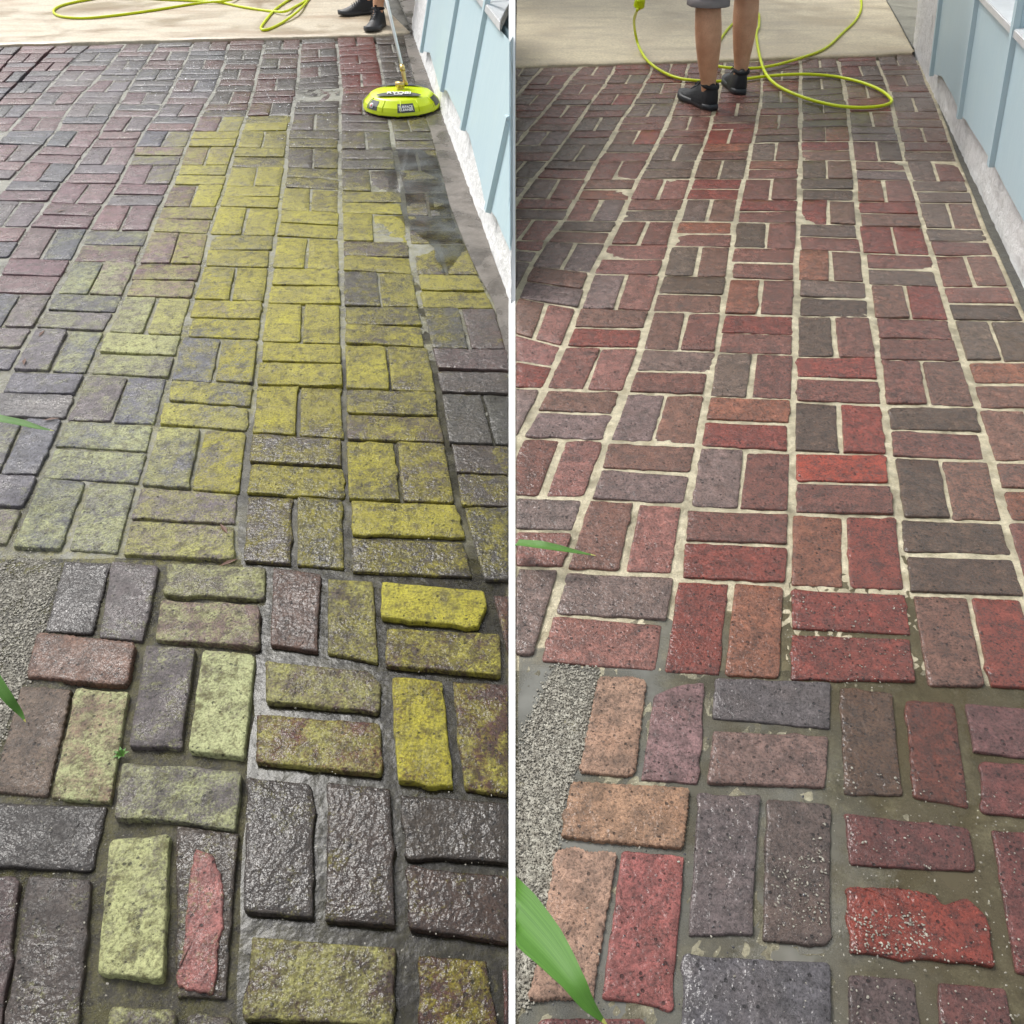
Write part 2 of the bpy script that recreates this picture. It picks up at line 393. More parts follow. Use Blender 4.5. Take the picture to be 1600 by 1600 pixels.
# ------------------------------------------------------------------ LEFT paving lattice
LL = dict(
 a={73:35, 95:12, 110:0, 130:-18, 160:-45}, b={72:88, 85:72, 107:50, 130:27, 150:6, 170:-12}, c={71:140, 87:121, 110:100, 130:80, 155:60, 170:46, 185:31, 205:12, 225:-5},
 d={69:196, 110:163, 125:150, 140:134, 162:114, 180:101, 207:86, 230:67, 252:43, 277:21, 300:0, 320:-15},
 e={68:247, 100:226, 130:205, 150:192, 180:174, 207:156, 232:139, 257:120, 287:97, 312:78, 335:60, 357:43, 377:30, 412:8, 440:-8},
 f={67:302, 100:288, 125:275, 150:263, 170:251, 187:238, 207:225, 230:212, 257:200, 285:185, 315:165, 342:147, 372:130, 407:113, 425:104, 457:85, 495:65, 520:48, 550:32, 580:15, 612:-2, 660:-25},
 g={65:358, 100:350, 140:336, 162:323, 182:312, 207:300, 237:287, 265:277, 295:265, 320:252, 355:237, 387:224, 407:216, 437:204, 460:192, 495:176, 525:161, 550:150, 585:135, 617:120, 642:108, 675:93, 712:77, 742:62, 775:47, 812:30, 850:14},
 h={58:415, 75:412, 100:405, 125:400, 150:395, 180:385, 200:377, 237:366, 270:357, 300:347, 337:335, 375:325, 412:319, 437:310, 470:300, 512:289, 550:279, 582:268, 612:258, 650:249, 675:240, 725:226, 775:211, 825:198, 870:185},
 i={58:470, 100:467, 130:466, 160:460, 187:454, 212:450, 250:448, 275:445, 312:440, 350:433, 387:427, 425:421, 462:418, 500:411, 550:404, 600:398, 650:392, 700:389, 725:385, 775:378, 837:373, 885:372},
 j={58:525, 100:530, 140:533, 200:531, 300:531, 400:532, 475:535, 550:537, 625:537, 700:539, 787:543, 885:545},
 k={60:585, 100:595, 125:598, 187:606, 212:614, 262:621, 287:627, 312:632, 350:634, 387:641, 437:650, 475:656, 530:667, 580:677, 612:685, 637:689, 675:695, 712:702, 750:706, 787:716, 812:723, 862:739, 900:748},
 l={60:634, 150:656, 212:677, 250:686, 300:700, 340:710, 375:728, 425:746, 475:775, 520:788, 560:801, 600:815, 650:830, 700:845, 800:875, 900:905}, m={540:900, 700:985, 900:1080})
LC = [('za', None, 'a', 1, [73,85,99,113,129]), ('ab', 'a', 'b', 0, [72,84,98,112,128,146,165]), ('bc', 'b', 'c', 1, [71,83,97,111,127,145,164,183,205]),
 ('cd', 'c', 'd', 0, [70,82,96,110,126,144,163,183,203,225,251,278]), ('de', 'd', 'e', 1, [68,81,95,109,125,143,162,182,205,230,256,284,313,353,402]),
 ('ef', 'e', 'f', 0, [66,80,94,109,125,143,162,182,205,230,258,287,318,357,405,457,510,575]),
 ('fg', 'f', 'g', 1, [65,79,93,108,125,143,162,182.5,205,229,257.5,287,321,359,409,459,514,580,651,738,845]),
 ('gh', 'g', 'h', 0, [62,78,93,108,124,143,162,182,205,229,257.5,289,323,364,412,463,521.5,585.5,659,748.5,861]),
 ('hi', 'h', 'i', 1, [61,76,91,107,124,142,161,181,205,230,261,290,323,366,417,469,528,597,668,767,872]),
 ('ij', 'i', 'j', 0, [59,78,90,104,120,138.5,159,177,203,231.5,261.5,295,329,371,419,474.5,534.5,602.5,682,775,885]),
 ('jk', 'j', 'k', 1, [57,70.5,86.5,98,114.5,135.5,156,178,205,232.5,265.5,299,334,378,424,479,540.5,609.5,689,784.5,900]),
 ('kl', 'k', 'l', 0, [55,68,82,96,112,130,150,183,206,233.5,266,300,338,381,430,481.5,546,616,696,793,910])]
MOSS = [(50,120,0),(50,150,0),(150,250,0),(60,330,0),(200,330,.05),(215,290,.1),(240,300,.35),(265,240,.55),(350,210,.8),(420,200,.75),(340,300,1),(420,310,1),(470,380,.85),(255,340,.6),(180,385,.35),(50,430,0),(150,440,.5),
 (60,500,.3),(120,560,.45),(60,620,.1),(200,540,.75),(300,530,.8),(180,620,.35),(290,640,.75),(360,640,.85),(320,575,.4),(450,470,1),(440,560,1),(500,560,.75),(460,625,.65),(460,660,.75),(430,710,.3),(500,720,.75),
 (590,350,.8),(480,300,.5),(480,320,.9),(560,340,.8),(560,240,.2),(480,215,.4),(480,240,.35),(600,250,.35),(650,260,.35),(640,300,.3),(600,425,.85),(580,462,.3),(680,450,.85),(740,455,.65),(600,560,1),(600,592,.3),(580,520,.65),
 (640,510,.4),(580,640,.65),(650,640,.5),(620,710,.35),(620,755,.85),(740,500,.3),(740,540,.2),(720,590,.15),(780,600,0),(760,650,.1),(740,700,.3),(740,740,.25),(590,830,.95),(690,850,.3),(770,820,.4),(770,880,.5),
 (100,700,.3),(200,700,.6),(310,690,.65),(300,735,.6),(130,770,.65),(120,830,.65),(250,810,.65),(330,810,.4),(450,800,.75),(450,850,.15),(20,750,.2),(30,690,.3),(300,160,0),(450,150,.0),(450,180,.1),(580,200,.15),(650,190,.45),
 (330,185,.25),(240,200,0),(600,100,0),(360,100,0),(500,100,0),(640,210,.3),(650,380,.4),(620,400,.2)]
def moss_at(x, y):
    s = w_ = 0
    for a, b, m in MOSS:
        d = 1/(((x-a)**2+((y-b)*1.3)**2)/400+.15)**1.6; s += m*d; w_ += d
    return s/w_
def jit(c, a=.12): 
    k = random.uniform(1-a, 1+a); return tuple(max(.005, v*k*random.uniform(1-a*.35, 1+a*.35)) for v in c)
def lin(*c): return s2l(c)
def left_base(x, y):  # lilac-grey tones on the left hold sky sheen in the colour
    r = random.random()
    if y < 185 and 330 < x < 600:
        if x > 530 and y < 140: return jit(lin(128, 40, 32))
        return jit(lin(104, 52, 48) if r < .55 else lin(74, 62, 58))
    if x < 330 and y < 480:
        t = (lin(122, 112, 118), lin(112, 108, 114), lin(140, 108, 112), lin(128, 96, 102), lin(106, 104, 114))
        if y > 200: t = t[:1]+t[2:]+(lin(140, 112, 116),)
        return jit(t[int(r*len(t))])
    if x < 380: return jit((lin(122, 118, 122), lin(132, 120, 122), lin(118, 116, 126))[int(r*3)])
    if x > 690 and y > 470: return jit((lin(84, 74, 64), lin(94, 72, 66), lin(80, 76, 66))[int(r*3)])
    return jit((lin(86, 74, 66), lin(92, 78, 74), lin(78, 70, 62))[int(r*3)])
def lattice(side, cols, lines, emit, jc, jr, js):
    nC = len(cols)
    for ci, (nm, a, b, par, ys) in enumerate(cols):
        for r in range(len(ys)-1):
            def yb(idx, lr):
                o = ci+lr; own = ys[idx]
                if 0 <= o < nC and idx < len(cols[o][4]): return own*.62+cols[o][4][idx]*.38
                return own
            def lx(nmx, y):
                if nmx is None: return interp(lines[b], y)-55
                return interp(lines[nmx], y)
            q = [(lx(a, yb(r, -1)), yb(r, -1)), (lx(b, yb(r, 1)), yb(r, 1)), (lx(b, yb(r+1, 1)), yb(r+1, 1)), (lx(a, yb(r+1, -1)), yb(r+1, -1))]
            W = [G(*p) for p in q]
            wd = ((W[1]-W[0]).length+(W[2]-W[3]).length)/2; ht = ((W[3]-W[0]).length+(W[2]-W[1]).length)/2
            def bl(u, v):
                p = W[0].lerp(W[1], u).lerp(W[3].lerp(W[2], u), v); return px(p)
            rj = lambda s: random.uniform(.6, 1.4)*s
            vert = (r+par) % 2 == 0 if side == 'left' else (r+par) % 2 == 0
            for k in range(2):
                du0, du1, dv0, dv1 = rj(jc)/2/wd, rj(jc)/2/wd, rj(jr)/2/ht, rj(jr)/2/ht
                e = lambda: random.uniform(-.012, .012)
                if vert:
                    g = rj(js)/2/wd; u0, u1 = (du0, .5-g) if k == 0 else (.5+g, 1-du1); v0, v1 = dv0, 1-dv1
                else:
                    g = rj(js)/2/ht; v0, v1 = (dv0, .5-g) if k == 0 else (.5+g, 1-dv1); u0, u1 = du0, 1-du1
                P4 = [bl(u0+e(), v0+e()), bl(u1+e(), v0+e()), bl(u1+e(), v1+e()), bl(u0+e(), v1+e())]
                emit(nm, r, k, vert, P4)
def emit_left(nm, r, k, vert, P4):
    x = sum(p[0] for p in P4)/4; y = sum(p[1] for p in P4)/4
    m = moss_at(x, y)
    m = 0 if m < .06 else min(1, max(0, m+random.uniform(-.08, .08)))
    pale = max(0, min(1, (330-x)/140+ (0.15 if y > 600 else 0)))  # sky sheen painted into the moss, rising towards the left
    wet = .55 if y < 190 and x > 200 else (.45 if x > 370 else .3)
    if 370 < x < 560 and y > 640: wet = .75
    if x > 620: wet = .6
    z = random.uniform(-.002, .0025)
    if 600 < x < 720 and 220 < y < 420: z -= .0022
    if 110 < y < 150 and 470 < x < 540: z -= .002
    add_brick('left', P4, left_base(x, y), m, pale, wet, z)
lattice('left', [(n, a, b, 1-p if True else p, y) for n, a, b, p, y in LC], LL, emit_left, .017, .010, .010)
# hand-laid nearest bricks of the left paving: outline, colour, moss, sky sheen painted as paler moss, wetness, height
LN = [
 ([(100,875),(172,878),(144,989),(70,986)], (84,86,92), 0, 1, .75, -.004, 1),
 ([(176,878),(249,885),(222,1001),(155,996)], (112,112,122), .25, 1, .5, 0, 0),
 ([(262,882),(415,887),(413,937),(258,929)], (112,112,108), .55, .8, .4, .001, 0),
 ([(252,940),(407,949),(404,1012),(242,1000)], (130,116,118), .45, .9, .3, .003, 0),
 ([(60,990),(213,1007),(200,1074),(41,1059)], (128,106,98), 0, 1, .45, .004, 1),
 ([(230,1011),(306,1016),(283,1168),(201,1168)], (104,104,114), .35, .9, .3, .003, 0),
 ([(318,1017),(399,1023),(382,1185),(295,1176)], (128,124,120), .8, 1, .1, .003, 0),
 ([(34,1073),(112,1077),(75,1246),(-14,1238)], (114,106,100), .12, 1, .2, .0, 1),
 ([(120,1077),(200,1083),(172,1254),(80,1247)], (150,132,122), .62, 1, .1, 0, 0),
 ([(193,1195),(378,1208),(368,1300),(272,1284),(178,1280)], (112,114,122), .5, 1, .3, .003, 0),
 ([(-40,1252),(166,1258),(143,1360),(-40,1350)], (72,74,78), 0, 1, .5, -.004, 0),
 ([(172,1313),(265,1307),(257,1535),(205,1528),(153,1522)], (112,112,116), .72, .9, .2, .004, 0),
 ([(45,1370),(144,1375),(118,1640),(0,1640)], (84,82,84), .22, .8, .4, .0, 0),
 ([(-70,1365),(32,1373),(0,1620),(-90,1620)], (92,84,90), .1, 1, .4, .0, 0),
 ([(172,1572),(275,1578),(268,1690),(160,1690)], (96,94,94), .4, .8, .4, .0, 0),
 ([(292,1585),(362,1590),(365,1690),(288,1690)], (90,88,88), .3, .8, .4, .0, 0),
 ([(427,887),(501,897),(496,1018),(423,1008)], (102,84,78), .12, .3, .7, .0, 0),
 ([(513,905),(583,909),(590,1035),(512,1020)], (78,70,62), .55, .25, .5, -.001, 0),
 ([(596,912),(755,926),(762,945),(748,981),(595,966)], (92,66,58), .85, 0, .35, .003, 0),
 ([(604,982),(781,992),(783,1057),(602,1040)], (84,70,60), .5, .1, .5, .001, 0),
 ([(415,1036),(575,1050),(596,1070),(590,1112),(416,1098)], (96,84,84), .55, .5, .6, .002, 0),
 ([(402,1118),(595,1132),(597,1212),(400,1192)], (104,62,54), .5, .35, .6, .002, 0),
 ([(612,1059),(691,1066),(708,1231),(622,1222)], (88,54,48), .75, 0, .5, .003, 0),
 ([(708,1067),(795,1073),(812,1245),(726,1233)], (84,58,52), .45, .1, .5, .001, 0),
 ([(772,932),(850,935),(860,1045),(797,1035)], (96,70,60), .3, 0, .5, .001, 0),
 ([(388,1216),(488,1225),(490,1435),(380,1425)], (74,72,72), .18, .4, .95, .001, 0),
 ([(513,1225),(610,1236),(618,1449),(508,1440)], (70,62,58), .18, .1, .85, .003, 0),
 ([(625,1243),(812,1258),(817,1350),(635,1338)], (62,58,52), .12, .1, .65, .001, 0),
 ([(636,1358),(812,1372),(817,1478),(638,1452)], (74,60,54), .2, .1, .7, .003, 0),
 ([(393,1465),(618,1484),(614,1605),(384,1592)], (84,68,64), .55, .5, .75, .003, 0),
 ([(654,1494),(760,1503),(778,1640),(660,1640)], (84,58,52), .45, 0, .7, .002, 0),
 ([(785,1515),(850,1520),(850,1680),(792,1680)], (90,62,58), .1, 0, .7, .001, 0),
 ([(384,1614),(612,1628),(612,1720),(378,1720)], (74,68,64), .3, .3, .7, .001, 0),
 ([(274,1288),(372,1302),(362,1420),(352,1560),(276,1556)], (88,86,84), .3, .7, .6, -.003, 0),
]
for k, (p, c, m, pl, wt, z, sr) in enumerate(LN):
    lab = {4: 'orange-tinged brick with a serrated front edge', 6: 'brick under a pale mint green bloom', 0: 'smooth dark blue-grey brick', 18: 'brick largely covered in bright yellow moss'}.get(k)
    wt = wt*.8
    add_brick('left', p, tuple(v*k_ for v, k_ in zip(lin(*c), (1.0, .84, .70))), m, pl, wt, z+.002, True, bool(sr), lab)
add_brick('left', [(304,1324),(333,1334),(352,1395),(345,1475),(335,1558),(277,1545),(290,1450)], lin(168, 110, 104), .3, 1, .3, .0035, True, False, 'bright pink broken brick stub', rag=.004)
PAVL = thing('brick_paving', None, None)
tag(PAVL, 'mossy unwashed basket-weave brick paving left of the white divider', kind='structure')
flush('left', PAVL)
# ------------------------------------------------------------------ RIGHT paving lattice
RL = dict(
 w={100:792, 150:770}, x={104:848, 125:830, 142:815, 155:803, 180:780}, y={104:908, 120:892, 142:877, 162:860, 180:845, 197:830, 212:817, 228:804, 250:785},
 z={102:961, 117:955, 140:940, 162:922, 180:910, 200:897, 212:887, 230:875, 250:860, 270:840, 287:827, 305:814, 325:802, 345:788},
 a={100:1021, 120:1014, 135:1004, 150:997, 165:987, 180:975, 200:964, 217:955, 237:944, 255:930, 275:920, 295:910, 312:900, 337:885, 362:865, 380:851, 407:835, 425:822, 450:812, 475:804, 520:785, 600:750},
 b={98:1078, 110:1074, 137:1065, 155:1057, 175:1050, 190:1042, 217:1031, 237:1020, 255:1011, 270:1004, 295:990, 325:977, 350:965, 375:953, 390:943, 412:930, 437:920, 470:910, 495:900, 525:887, 550:877, 575:865, 605:852, 625:842, 662:825, 687:812, 705:804, 800:765, 900:725, 1015:680},
 c={98:1133, 150:1122, 180:1114, 200:1109, 225:1100, 250:1090, 277:1081, 312:1070, 345:1059, 375:1051, 412:1040, 437:1031, 470:1022, 500:1014, 525:1007, 562:995, 600:982, 625:972, 650:961, 700:942, 737:932, 775:920, 812:905, 862:888, 900:880, 950:865, 1012:847},
 d={94:1192, 150:1190, 200:1181, 250:1170, 300:1158, 350:1148, 400:1143, 450:1136, 500:1128, 550:1120, 600:1107, 650:1101, 700:1090, 750:1077, 800:1070, 850:1064, 900:1058, 950:1049, 1000:1040, 1040:1034},
 e={92:1251, 200:1251, 300:1249, 400:1246, 500:1243, 600:1241, 700:1239, 800:1237, 900:1233, 1000:1230, 1050:1228},
 f={90:1308, 130:1319, 170:1324, 200:1328, 270:1335, 300:1337, 350:1341, 400:1349, 450:1356, 500:1363, 550:1371, 600:1377, 650:1383, 700:1389, 750:1395, 800:1401, 850:1408, 900:1415, 950:1423, 1000:1431, 1060:1440},
 g={87:1369, 110:1376, 125:1383, 142:1390, 170:1396, 190:1400, 212:1406, 250:1413, 270:1420, 300:1428, 325:1436, 350:1441, 375:1452, 412:1460, 440:1468, 465:1475, 510:1488, 542:1498, 570:1506, 600:1517, 637:1528, 662:1535, 712:1548, 750:1557, 787:1568, 817:1573, 862:1585, 900:1596, 1080:1650},
 h={85:1430, 100:1437, 137:1452, 175:1469, 212:1482, 247:1495, 282:1510, 315:1523, 350:1536, 390:1555, 447:1580, 470:1590, 525:1612, 600:1650, 700:1700, 800:1750, 950:1830})
RC = [('wx', 'w', 'x', 0, [106,119,133,148]), ('xy', 'x', 'y', 1, [104.5,118,132,147.5,164,183.5,205,225]), ('yz', 'y', 'z', 0, [103,117,131,147.5,164,183.5,204.5,227,251,276,306]),
 ('za', 'z', 'a', 1, [101,116.5,130.5,147,164,183,205,225.5,251.5,279.5,311,342,373.5,401,438,480]),
 ('ab', 'a', 'b', 0, [99,116,129,145.5,162,182,203,225,251,281,312,345.5,379.5,424.5,481,540,604,678]),
 ('bc', 'b', 'c', 1, [98,114,129,145,161,181,202.5,224.5,251,278,311.5,345.5,382.5,428.5,483.5,543.5,608.5,686,775,885,1018]),
 ('cd', 'c', 'd', 0, [97,114,129,145,161,182,202,224.5,250.5,279,311,345.5,384.5,432,487.5,546,615.5,690,784,894,1045]),
 ('de', 'd', 'e', 1, [94,110,125,141,159.5,178.5,200,222,250,278.5,313,348,387,436,492,554,621,703,799,910,1060]),
 ('ef', 'e', 'f', 0, [90,105,122,140,160,177,199,220,250,279,312.5,350,390.5,437.5,494,557.5,629,709,803,920,1066]),
 ('fg', 'f', 'g', 1, [87,103,119,132,150,173,196,220,251,280,316,354.5,398.5,447,498,563,634.5,717.5,813,933,1080]),
 ('gh', 'g', 'h', 0, [85,101,116.5,134.5,153,174.5,200,222,252,283.5,317.5,357.5,399,447.5,502.5,565,640,721,815,930])]
PAL = dict(r=(144,66,54), m=(134,84,74), p=(152,100,92), g=(122,102,92), o=(148,92,68), b=(132,94,80), d=(104,84,70), n=(132,112,110), R=(172,62,32), O=(154,90,64))  # p is a lighter mauve with some sky sheen in it
RS = dict(
 ef='mm gg dd dg dg bd bo rb db dd rb gm ob gd dm rm dr Rm or rr', fg='rm rg gg bb rr gb nn md bn om rb rr mg br mm mb dm db dd br',
 gh='gg mg bg mn gg bb bb mg gm gg gb gm mb md gd ob bb bo mr', de='rb bb rr gb dr om bd gb om mm rm dm mm om rm gm or nm mr ro',
 cd='gb mb gm mm rb br Rr Om bg rr gb Om gb db bm gm nb bn bp np', bc='mm mm mm gg mb bm mm gg gg pp mg mm pp np br mp bn mp np nn',
 ab='mr rr gm mg gg mm bR gm mm bo pn gb nn bn bp pr nn', za='rr bg mb mr gm gg mg gg gm gm pg pp pn nn nn', yz='mm pb mm pg mm pb nn gm dd gn', xy='bm mr mm gm pm mg nn', wx='gd gg gg')
def emit_right(nm, r, k, vert, P4):
    s = RS[nm].split(); ch = s[min(r, len(s)-1)][k]
    x = sum(p[0] for p in P4)/4; y = sum(p[1] for p in P4)/4
    c = jit(lin(*PAL[ch]), .1); g_ = sum(c)/3; c = tuple((v*.82+g_*.18)*1.12 for v in c)
    wet = .42 if x < 1200 else .5
    if ch == 'R': wet = .9
    if y > 690: wet += .12
    add_brick('right', P4, tuple(v*k_ for v, k_ in zip(c, (1.12, 1.04, .96))), 0, 0, wet, random.uniform(-.0015, .002) - (.0008 if (960 < x < 1300 and y > 940) or (x > 1230 and x < 1420 and y > 930) else 0),
              label='bright red-orange brick' if ch == 'R' else None)
lattice('right', RC, RL, emit_right, .0195, .0125, .0125)
RN = [
 ([(935,1056),(1011,1060),(993,1212),(905,1207)], (176,140,118), .1, .001, 1, 'tan speckled brick with a serrated edge'),
 ([(1022,1085),(1060,1070),(1101,1066),(1090,1224),(1002,1218)], (146,112,116), .3, -.001, 0, None),
 ([(1118,1059),(1298,1066),(1297,1138),(1113,1122)], (112,106,112), .6, -.001, 0, None),
 ([(1115,1143),(1296,1150),(1290,1230),(1105,1224)], (148,118,112), .5, .001, 0, None),
 ([(1313,1073),(1395,1082),(1410,1243),(1320,1240)], (110,84,66), .7, -.002, 0, None),
 ([(1415,1092),(1492,1097),(1515,1262),(1428,1245)], (124,66,52), .6, -.002, 0, None),
 ([(1508,1098),(1640,1108),(1650,1190),(1522,1174)], (122,82,84), .4, -.001, 0, None),
 ([(1533,1192),(1660,1198),(1670,1285),(1535,1268)], (128,72,70), .5, -.001, 0, None),
 ([(893,1222),(1078,1232),(1068,1327),(876,1308)], (182,142,112), .35, .003, 1, 'tan brick lying crosswise with a serrated dark front edge'),
 ([(870,1328),(965,1332),(926,1562),(827,1560)], (182,146,126), .1, .002, 1, 'tan brick mottled with blue-grey'),
 ([(972,1331),(1070,1338),(1049,1575),(940,1560)], (172,96,94), .35, .001, 0, 'smooth salmon red brick'),
 ([(840,1590),(1010,1590),(1005,1690),(820,1690)], (146,84,84), .6, -.003, 0, None),
 ([(1092,1241),(1186,1244),(1175,1460),(1076,1462)], (118,106,110), .5, .001, 0, None),
 ([(1198,1248),(1298,1257),(1297,1478),(1192,1470)], (118,102,98), .8, .001, 0, None),
 ([(1072,1492),(1297,1505),(1300,1690),(1058,1690)], (112,112,124), .8, .001, 0, None),
 ([(1320,1270),(1515,1293),(1527,1362),(1328,1351)], (124,70,68), .6, -.001, 0, None),
 ([(1321,1387),(1400,1385),(1460,1397),(1472,1414),(1512,1404),(1543,1432),(1552,1510),(1330,1487)], (160,62,44), .6, .001, 0, 'bright red brick with a bite out of its far edge'),
 ([(1551,1296),(1660,1300),(1700,1530),(1588,1520)], (126,68,66), .5, -.001, 0, None),
 ([(1327,1521),(1430,1529),(1450,1690),(1325,1690)], (108,90,92), .6, -.001, 0, None),
 ([(1466,1534),(1572,1543),(1600,1690),(1470,1690)], (124,74,72), .6, -.001, 0, None),
]
for p, c, wt, z, sr, lab in RN:
    g_ = sum(lin(*c))/3
    add_brick('right', p, tuple((v*.84+g_*.16)*k_ for v, k_ in zip(lin(*c), (1.0, .96, .89))), 0, 0, wt, z+.001, True, bool(sr), lab, rag=.003 if lab and 'bite' in lab else None)
PAVR = thing('brick_paving', None, None)
tag(PAVR, 'clean washed red basket-weave brick paving right of the white divider', kind='structure')
flush('right', PAVR)
# ------------------------------------------------------------------ ground sheets
gr = link('ground', [(-60, -10, -.09), (60, -10, -.09), (60, 120, -.09), (-60, 120, -.09)], [(0, 1, 2, 3)], M_DIRT, smooth=False); gr['kind'] = 'structure'
def inpoly(x, y, P):
    c = False
    for i in range(len(P)):
        (x1, y1), (x2, y2) = P[i], P[i-1]
        if (y1 > y) != (y2 > y) and x < (x2-x1)*(y-y1)/(y2-y1)+x1: c = not c
    return c
def joint_sheet(name, x0, x1, y0, y1, mat, hf, step=.0085):
    nx, ny = int((x1-x0)/step), int((y1-y0)/step); V = []
    for j in range(ny+1):
        for i in range(nx+1):
            x = x0+(x1-x0)*i/nx; y = y0+(y1-y0)*j/ny
            V.append((x, y, hf(x, y)))
    Fc = [(j*(nx+1)+i, j*(nx+1)+i+1, (j+1)*(nx+1)+i+1, (j+1)*(nx+1)+i) for j in range(ny) for i in range(nx)]
    o = link(name, V, Fc, mat); o['kind'] = 'structure'
    if x0 < -1:
        cache = {}; vals = []
        for v in V:
            X, Y = px(Vector((v[0], v[1], 0))); key = (int(X//14), int(Y//14))
            if key not in cache: cache[key] = moss_at(key[0]*14+7, key[1]*14+7) if -200 < X < 850 and Y < 900 else .25
            vals.append(cache[key])
        at = o.data.attributes.new('moss', 'FLOAT', 'POINT'); at.data.foreach_set('value', vals)
    return o
def nz(x, y, s, seed=0): return noise.noise(Vector((x*s, y*s, seed)))
YE = G(400, 62).y+.02
def hL(x, y): return min(-.0028, hL_(x, y))
def hR(x, y): return min(-.0018, hR_(x, y))
def hL_(x, y):
    X, Yp = px(Vector((x, y, 0))); b = -.0075
    if Yp < 420: b = -.0045
    if Yp < 210: b = -.0026
    if Yp > 860: b = -.009
    if 368 < X and Yp > 560: b = -.0105
    if X < 100 and 870 < Yp < 1300: b = -.004
    return b+nz(x, y, 18)*(.0015 if Yp < 420 else .0035)+nz(x, y, 70, 4)*(.0006 if Yp < 420 else .0018)+(nz(x, y, 140, 6)*.0018 if Yp > 700 else 0)
def hR_(x, y):
    X, Yp = px(Vector((x, y, 0))); b = -.0036
    am = .0014
    if Yp < 420: b = -.003; am = .0008
    if Yp > 930: b = -.0052; am = .003
    if Yp > 1050 and X > 1290: b = -.0062
    return b+nz(x, y, 16, 2)*am+nz(x, y, 60, 5)*(.0005 if Yp < 420 else .0014)+(nz(x, y, 140, 6)*.0022 if Yp > 900 else 0)
yn_ = G(400, 868).y; yr_ = G(1200, 1045).y
tag(joint_sheet('joint_bed', -2.6, -.004, .28, yn_, M_JL2, hL), 'dark silty joints of the nearest mossy bricks')
tag(joint_sheet('joint_bed', .004, 2.6, .28, yr_, M_JR2, hR), 'wet silty joints of the nearest washed bricks')
jl = joint_sheet('joint_bed', -2.6, -.004, yn_, G(300, 68).y, M_JL, hL); tag(jl, 'grey muddy joints of the mossy paving')
jr = joint_sheet('joint_bed', .004, 2.6, yr_, G(1200, 94).y, M_JR, hR); tag(jr, 'pale sandy joints of the washed paving')
# concrete slabs beyond the bricks, a real step up
def slab(name, front, zt, mat, xfar, lab):
    pts = [G(x, y, zt) for x, y in front]
    bm = bmesh.new(); back = [Vector((xfar[0], 9, zt)), Vector((xfar[1], 9, zt))]
    V, Fc = [], []; n = len(pts)
    rows = [[p+Vector((0, .004, -.07)) for p in pts], [p+Vector((0, 0, -.006)) for p in pts], [p+Vector((0, .006, 0)) for p in pts]]
    for k in range(1, 13):
        t = (k/12)**1.5
        rows.append([Vector((p.x*(1+t*1.2), p.y+(9-p.y)*t, zt+nz(p.x, p.y+t, 2)*.001)) for p in pts])
    for r in rows: V += r
    for r in range(len(rows)-1):
        for i in range(n-1): Fc.append((r*n+i, r*n+i+1, (r+1)*n+i+1, (r+1)*n+i))
    bm.free(); o = link(name, V, Fc, mat); tag(o, lab, kind='structure'); return o
def densify(P, k=8, am=.6):
    o = []
    for (x1, y1), (x2, y2) in zip(P, P[1:]):
        for j in range(k): t = j/k; o.append((x1+(x2-x1)*t, y1+(y2-y1)*t+random.uniform(-am, am)))
    o.append(P[-1]); return o
slab('concrete_slab', densify([(-400,74),(-150,73),(0,70),(125,66),(250,62.5),(400,59),(525,56),(600,53),(640,50)]), .012, M_CL, (-9, -.5), 'tan water-stained concrete slab beyond the mossy bricks')
slab('concrete_slab', densify([(806,103),(900,100),(1020,97),(1140,93),(1250,89),(1370,85),(1426,82)]), .012, M_CR, (.1, 5), 'beige concrete slab beyond the washed bricks')
# worn lip along each slab edge, joints cut in the slabs
def strip(name, Lp, Rp, z, mat, lab, kind='structure'):
    V = [G(x, y, z) for x, y in Lp]+[G(x, y, z) for x, y in Rp]; n = len(Lp)
    o = link(name, V, [(i, n+i, n+i+1, i+1) for i in range(n-1)], mat, smooth=False); tag(o, lab, kind=kind); return o
# grey concrete strips at the foot of both walls
WB_L = [(641,46),(650,72),(670,125),(687,175),(710,237),(732,300),(750,350),(765,397),(775,425),(794,472)]
WB_R = [(1425,76),(1437,105),(1450,130),(1475,185),(1500,242),(1527,295),(1555,350),(1575,397),(1600,457),(1660,590)]
def lineat(W, y):
    for (x1, y1), (x2, y2) in zip(W, W[1:]):
        if y1 <= y <= y2 or (x2, y2) == W[-1] or y < y1: return x1+(x2-x1)*(y-y1)/(y2-y1)
yy = [50, 80, 120, 160, 200, 240, 280, 320, 360, 400, 440, 472]
strip('wall_gutter_strip', [(interp(LL['l'], y)-2+random.uniform(-1, 1), y) for y in yy]+[(793, 560)], [(lineat(WB_L, y)+4, y) for y in yy]+[(793.6, 561)], .0012, M_CS, 'wet grey cement strip along the foot of the left wall')
yy = [84, 120, 160, 200, 240, 280, 320, 360, 400, 440, 480, 560]
strip('wall_gutter_strip', [(interp(RL['h'], y)+2+random.uniform(-1, 1), y) for y in yy], [(lineat(WB_R, y)+6, y) for y in yy], .0006, M_DIRT, 'narrow dark dirt strip along the foot of the right wall')
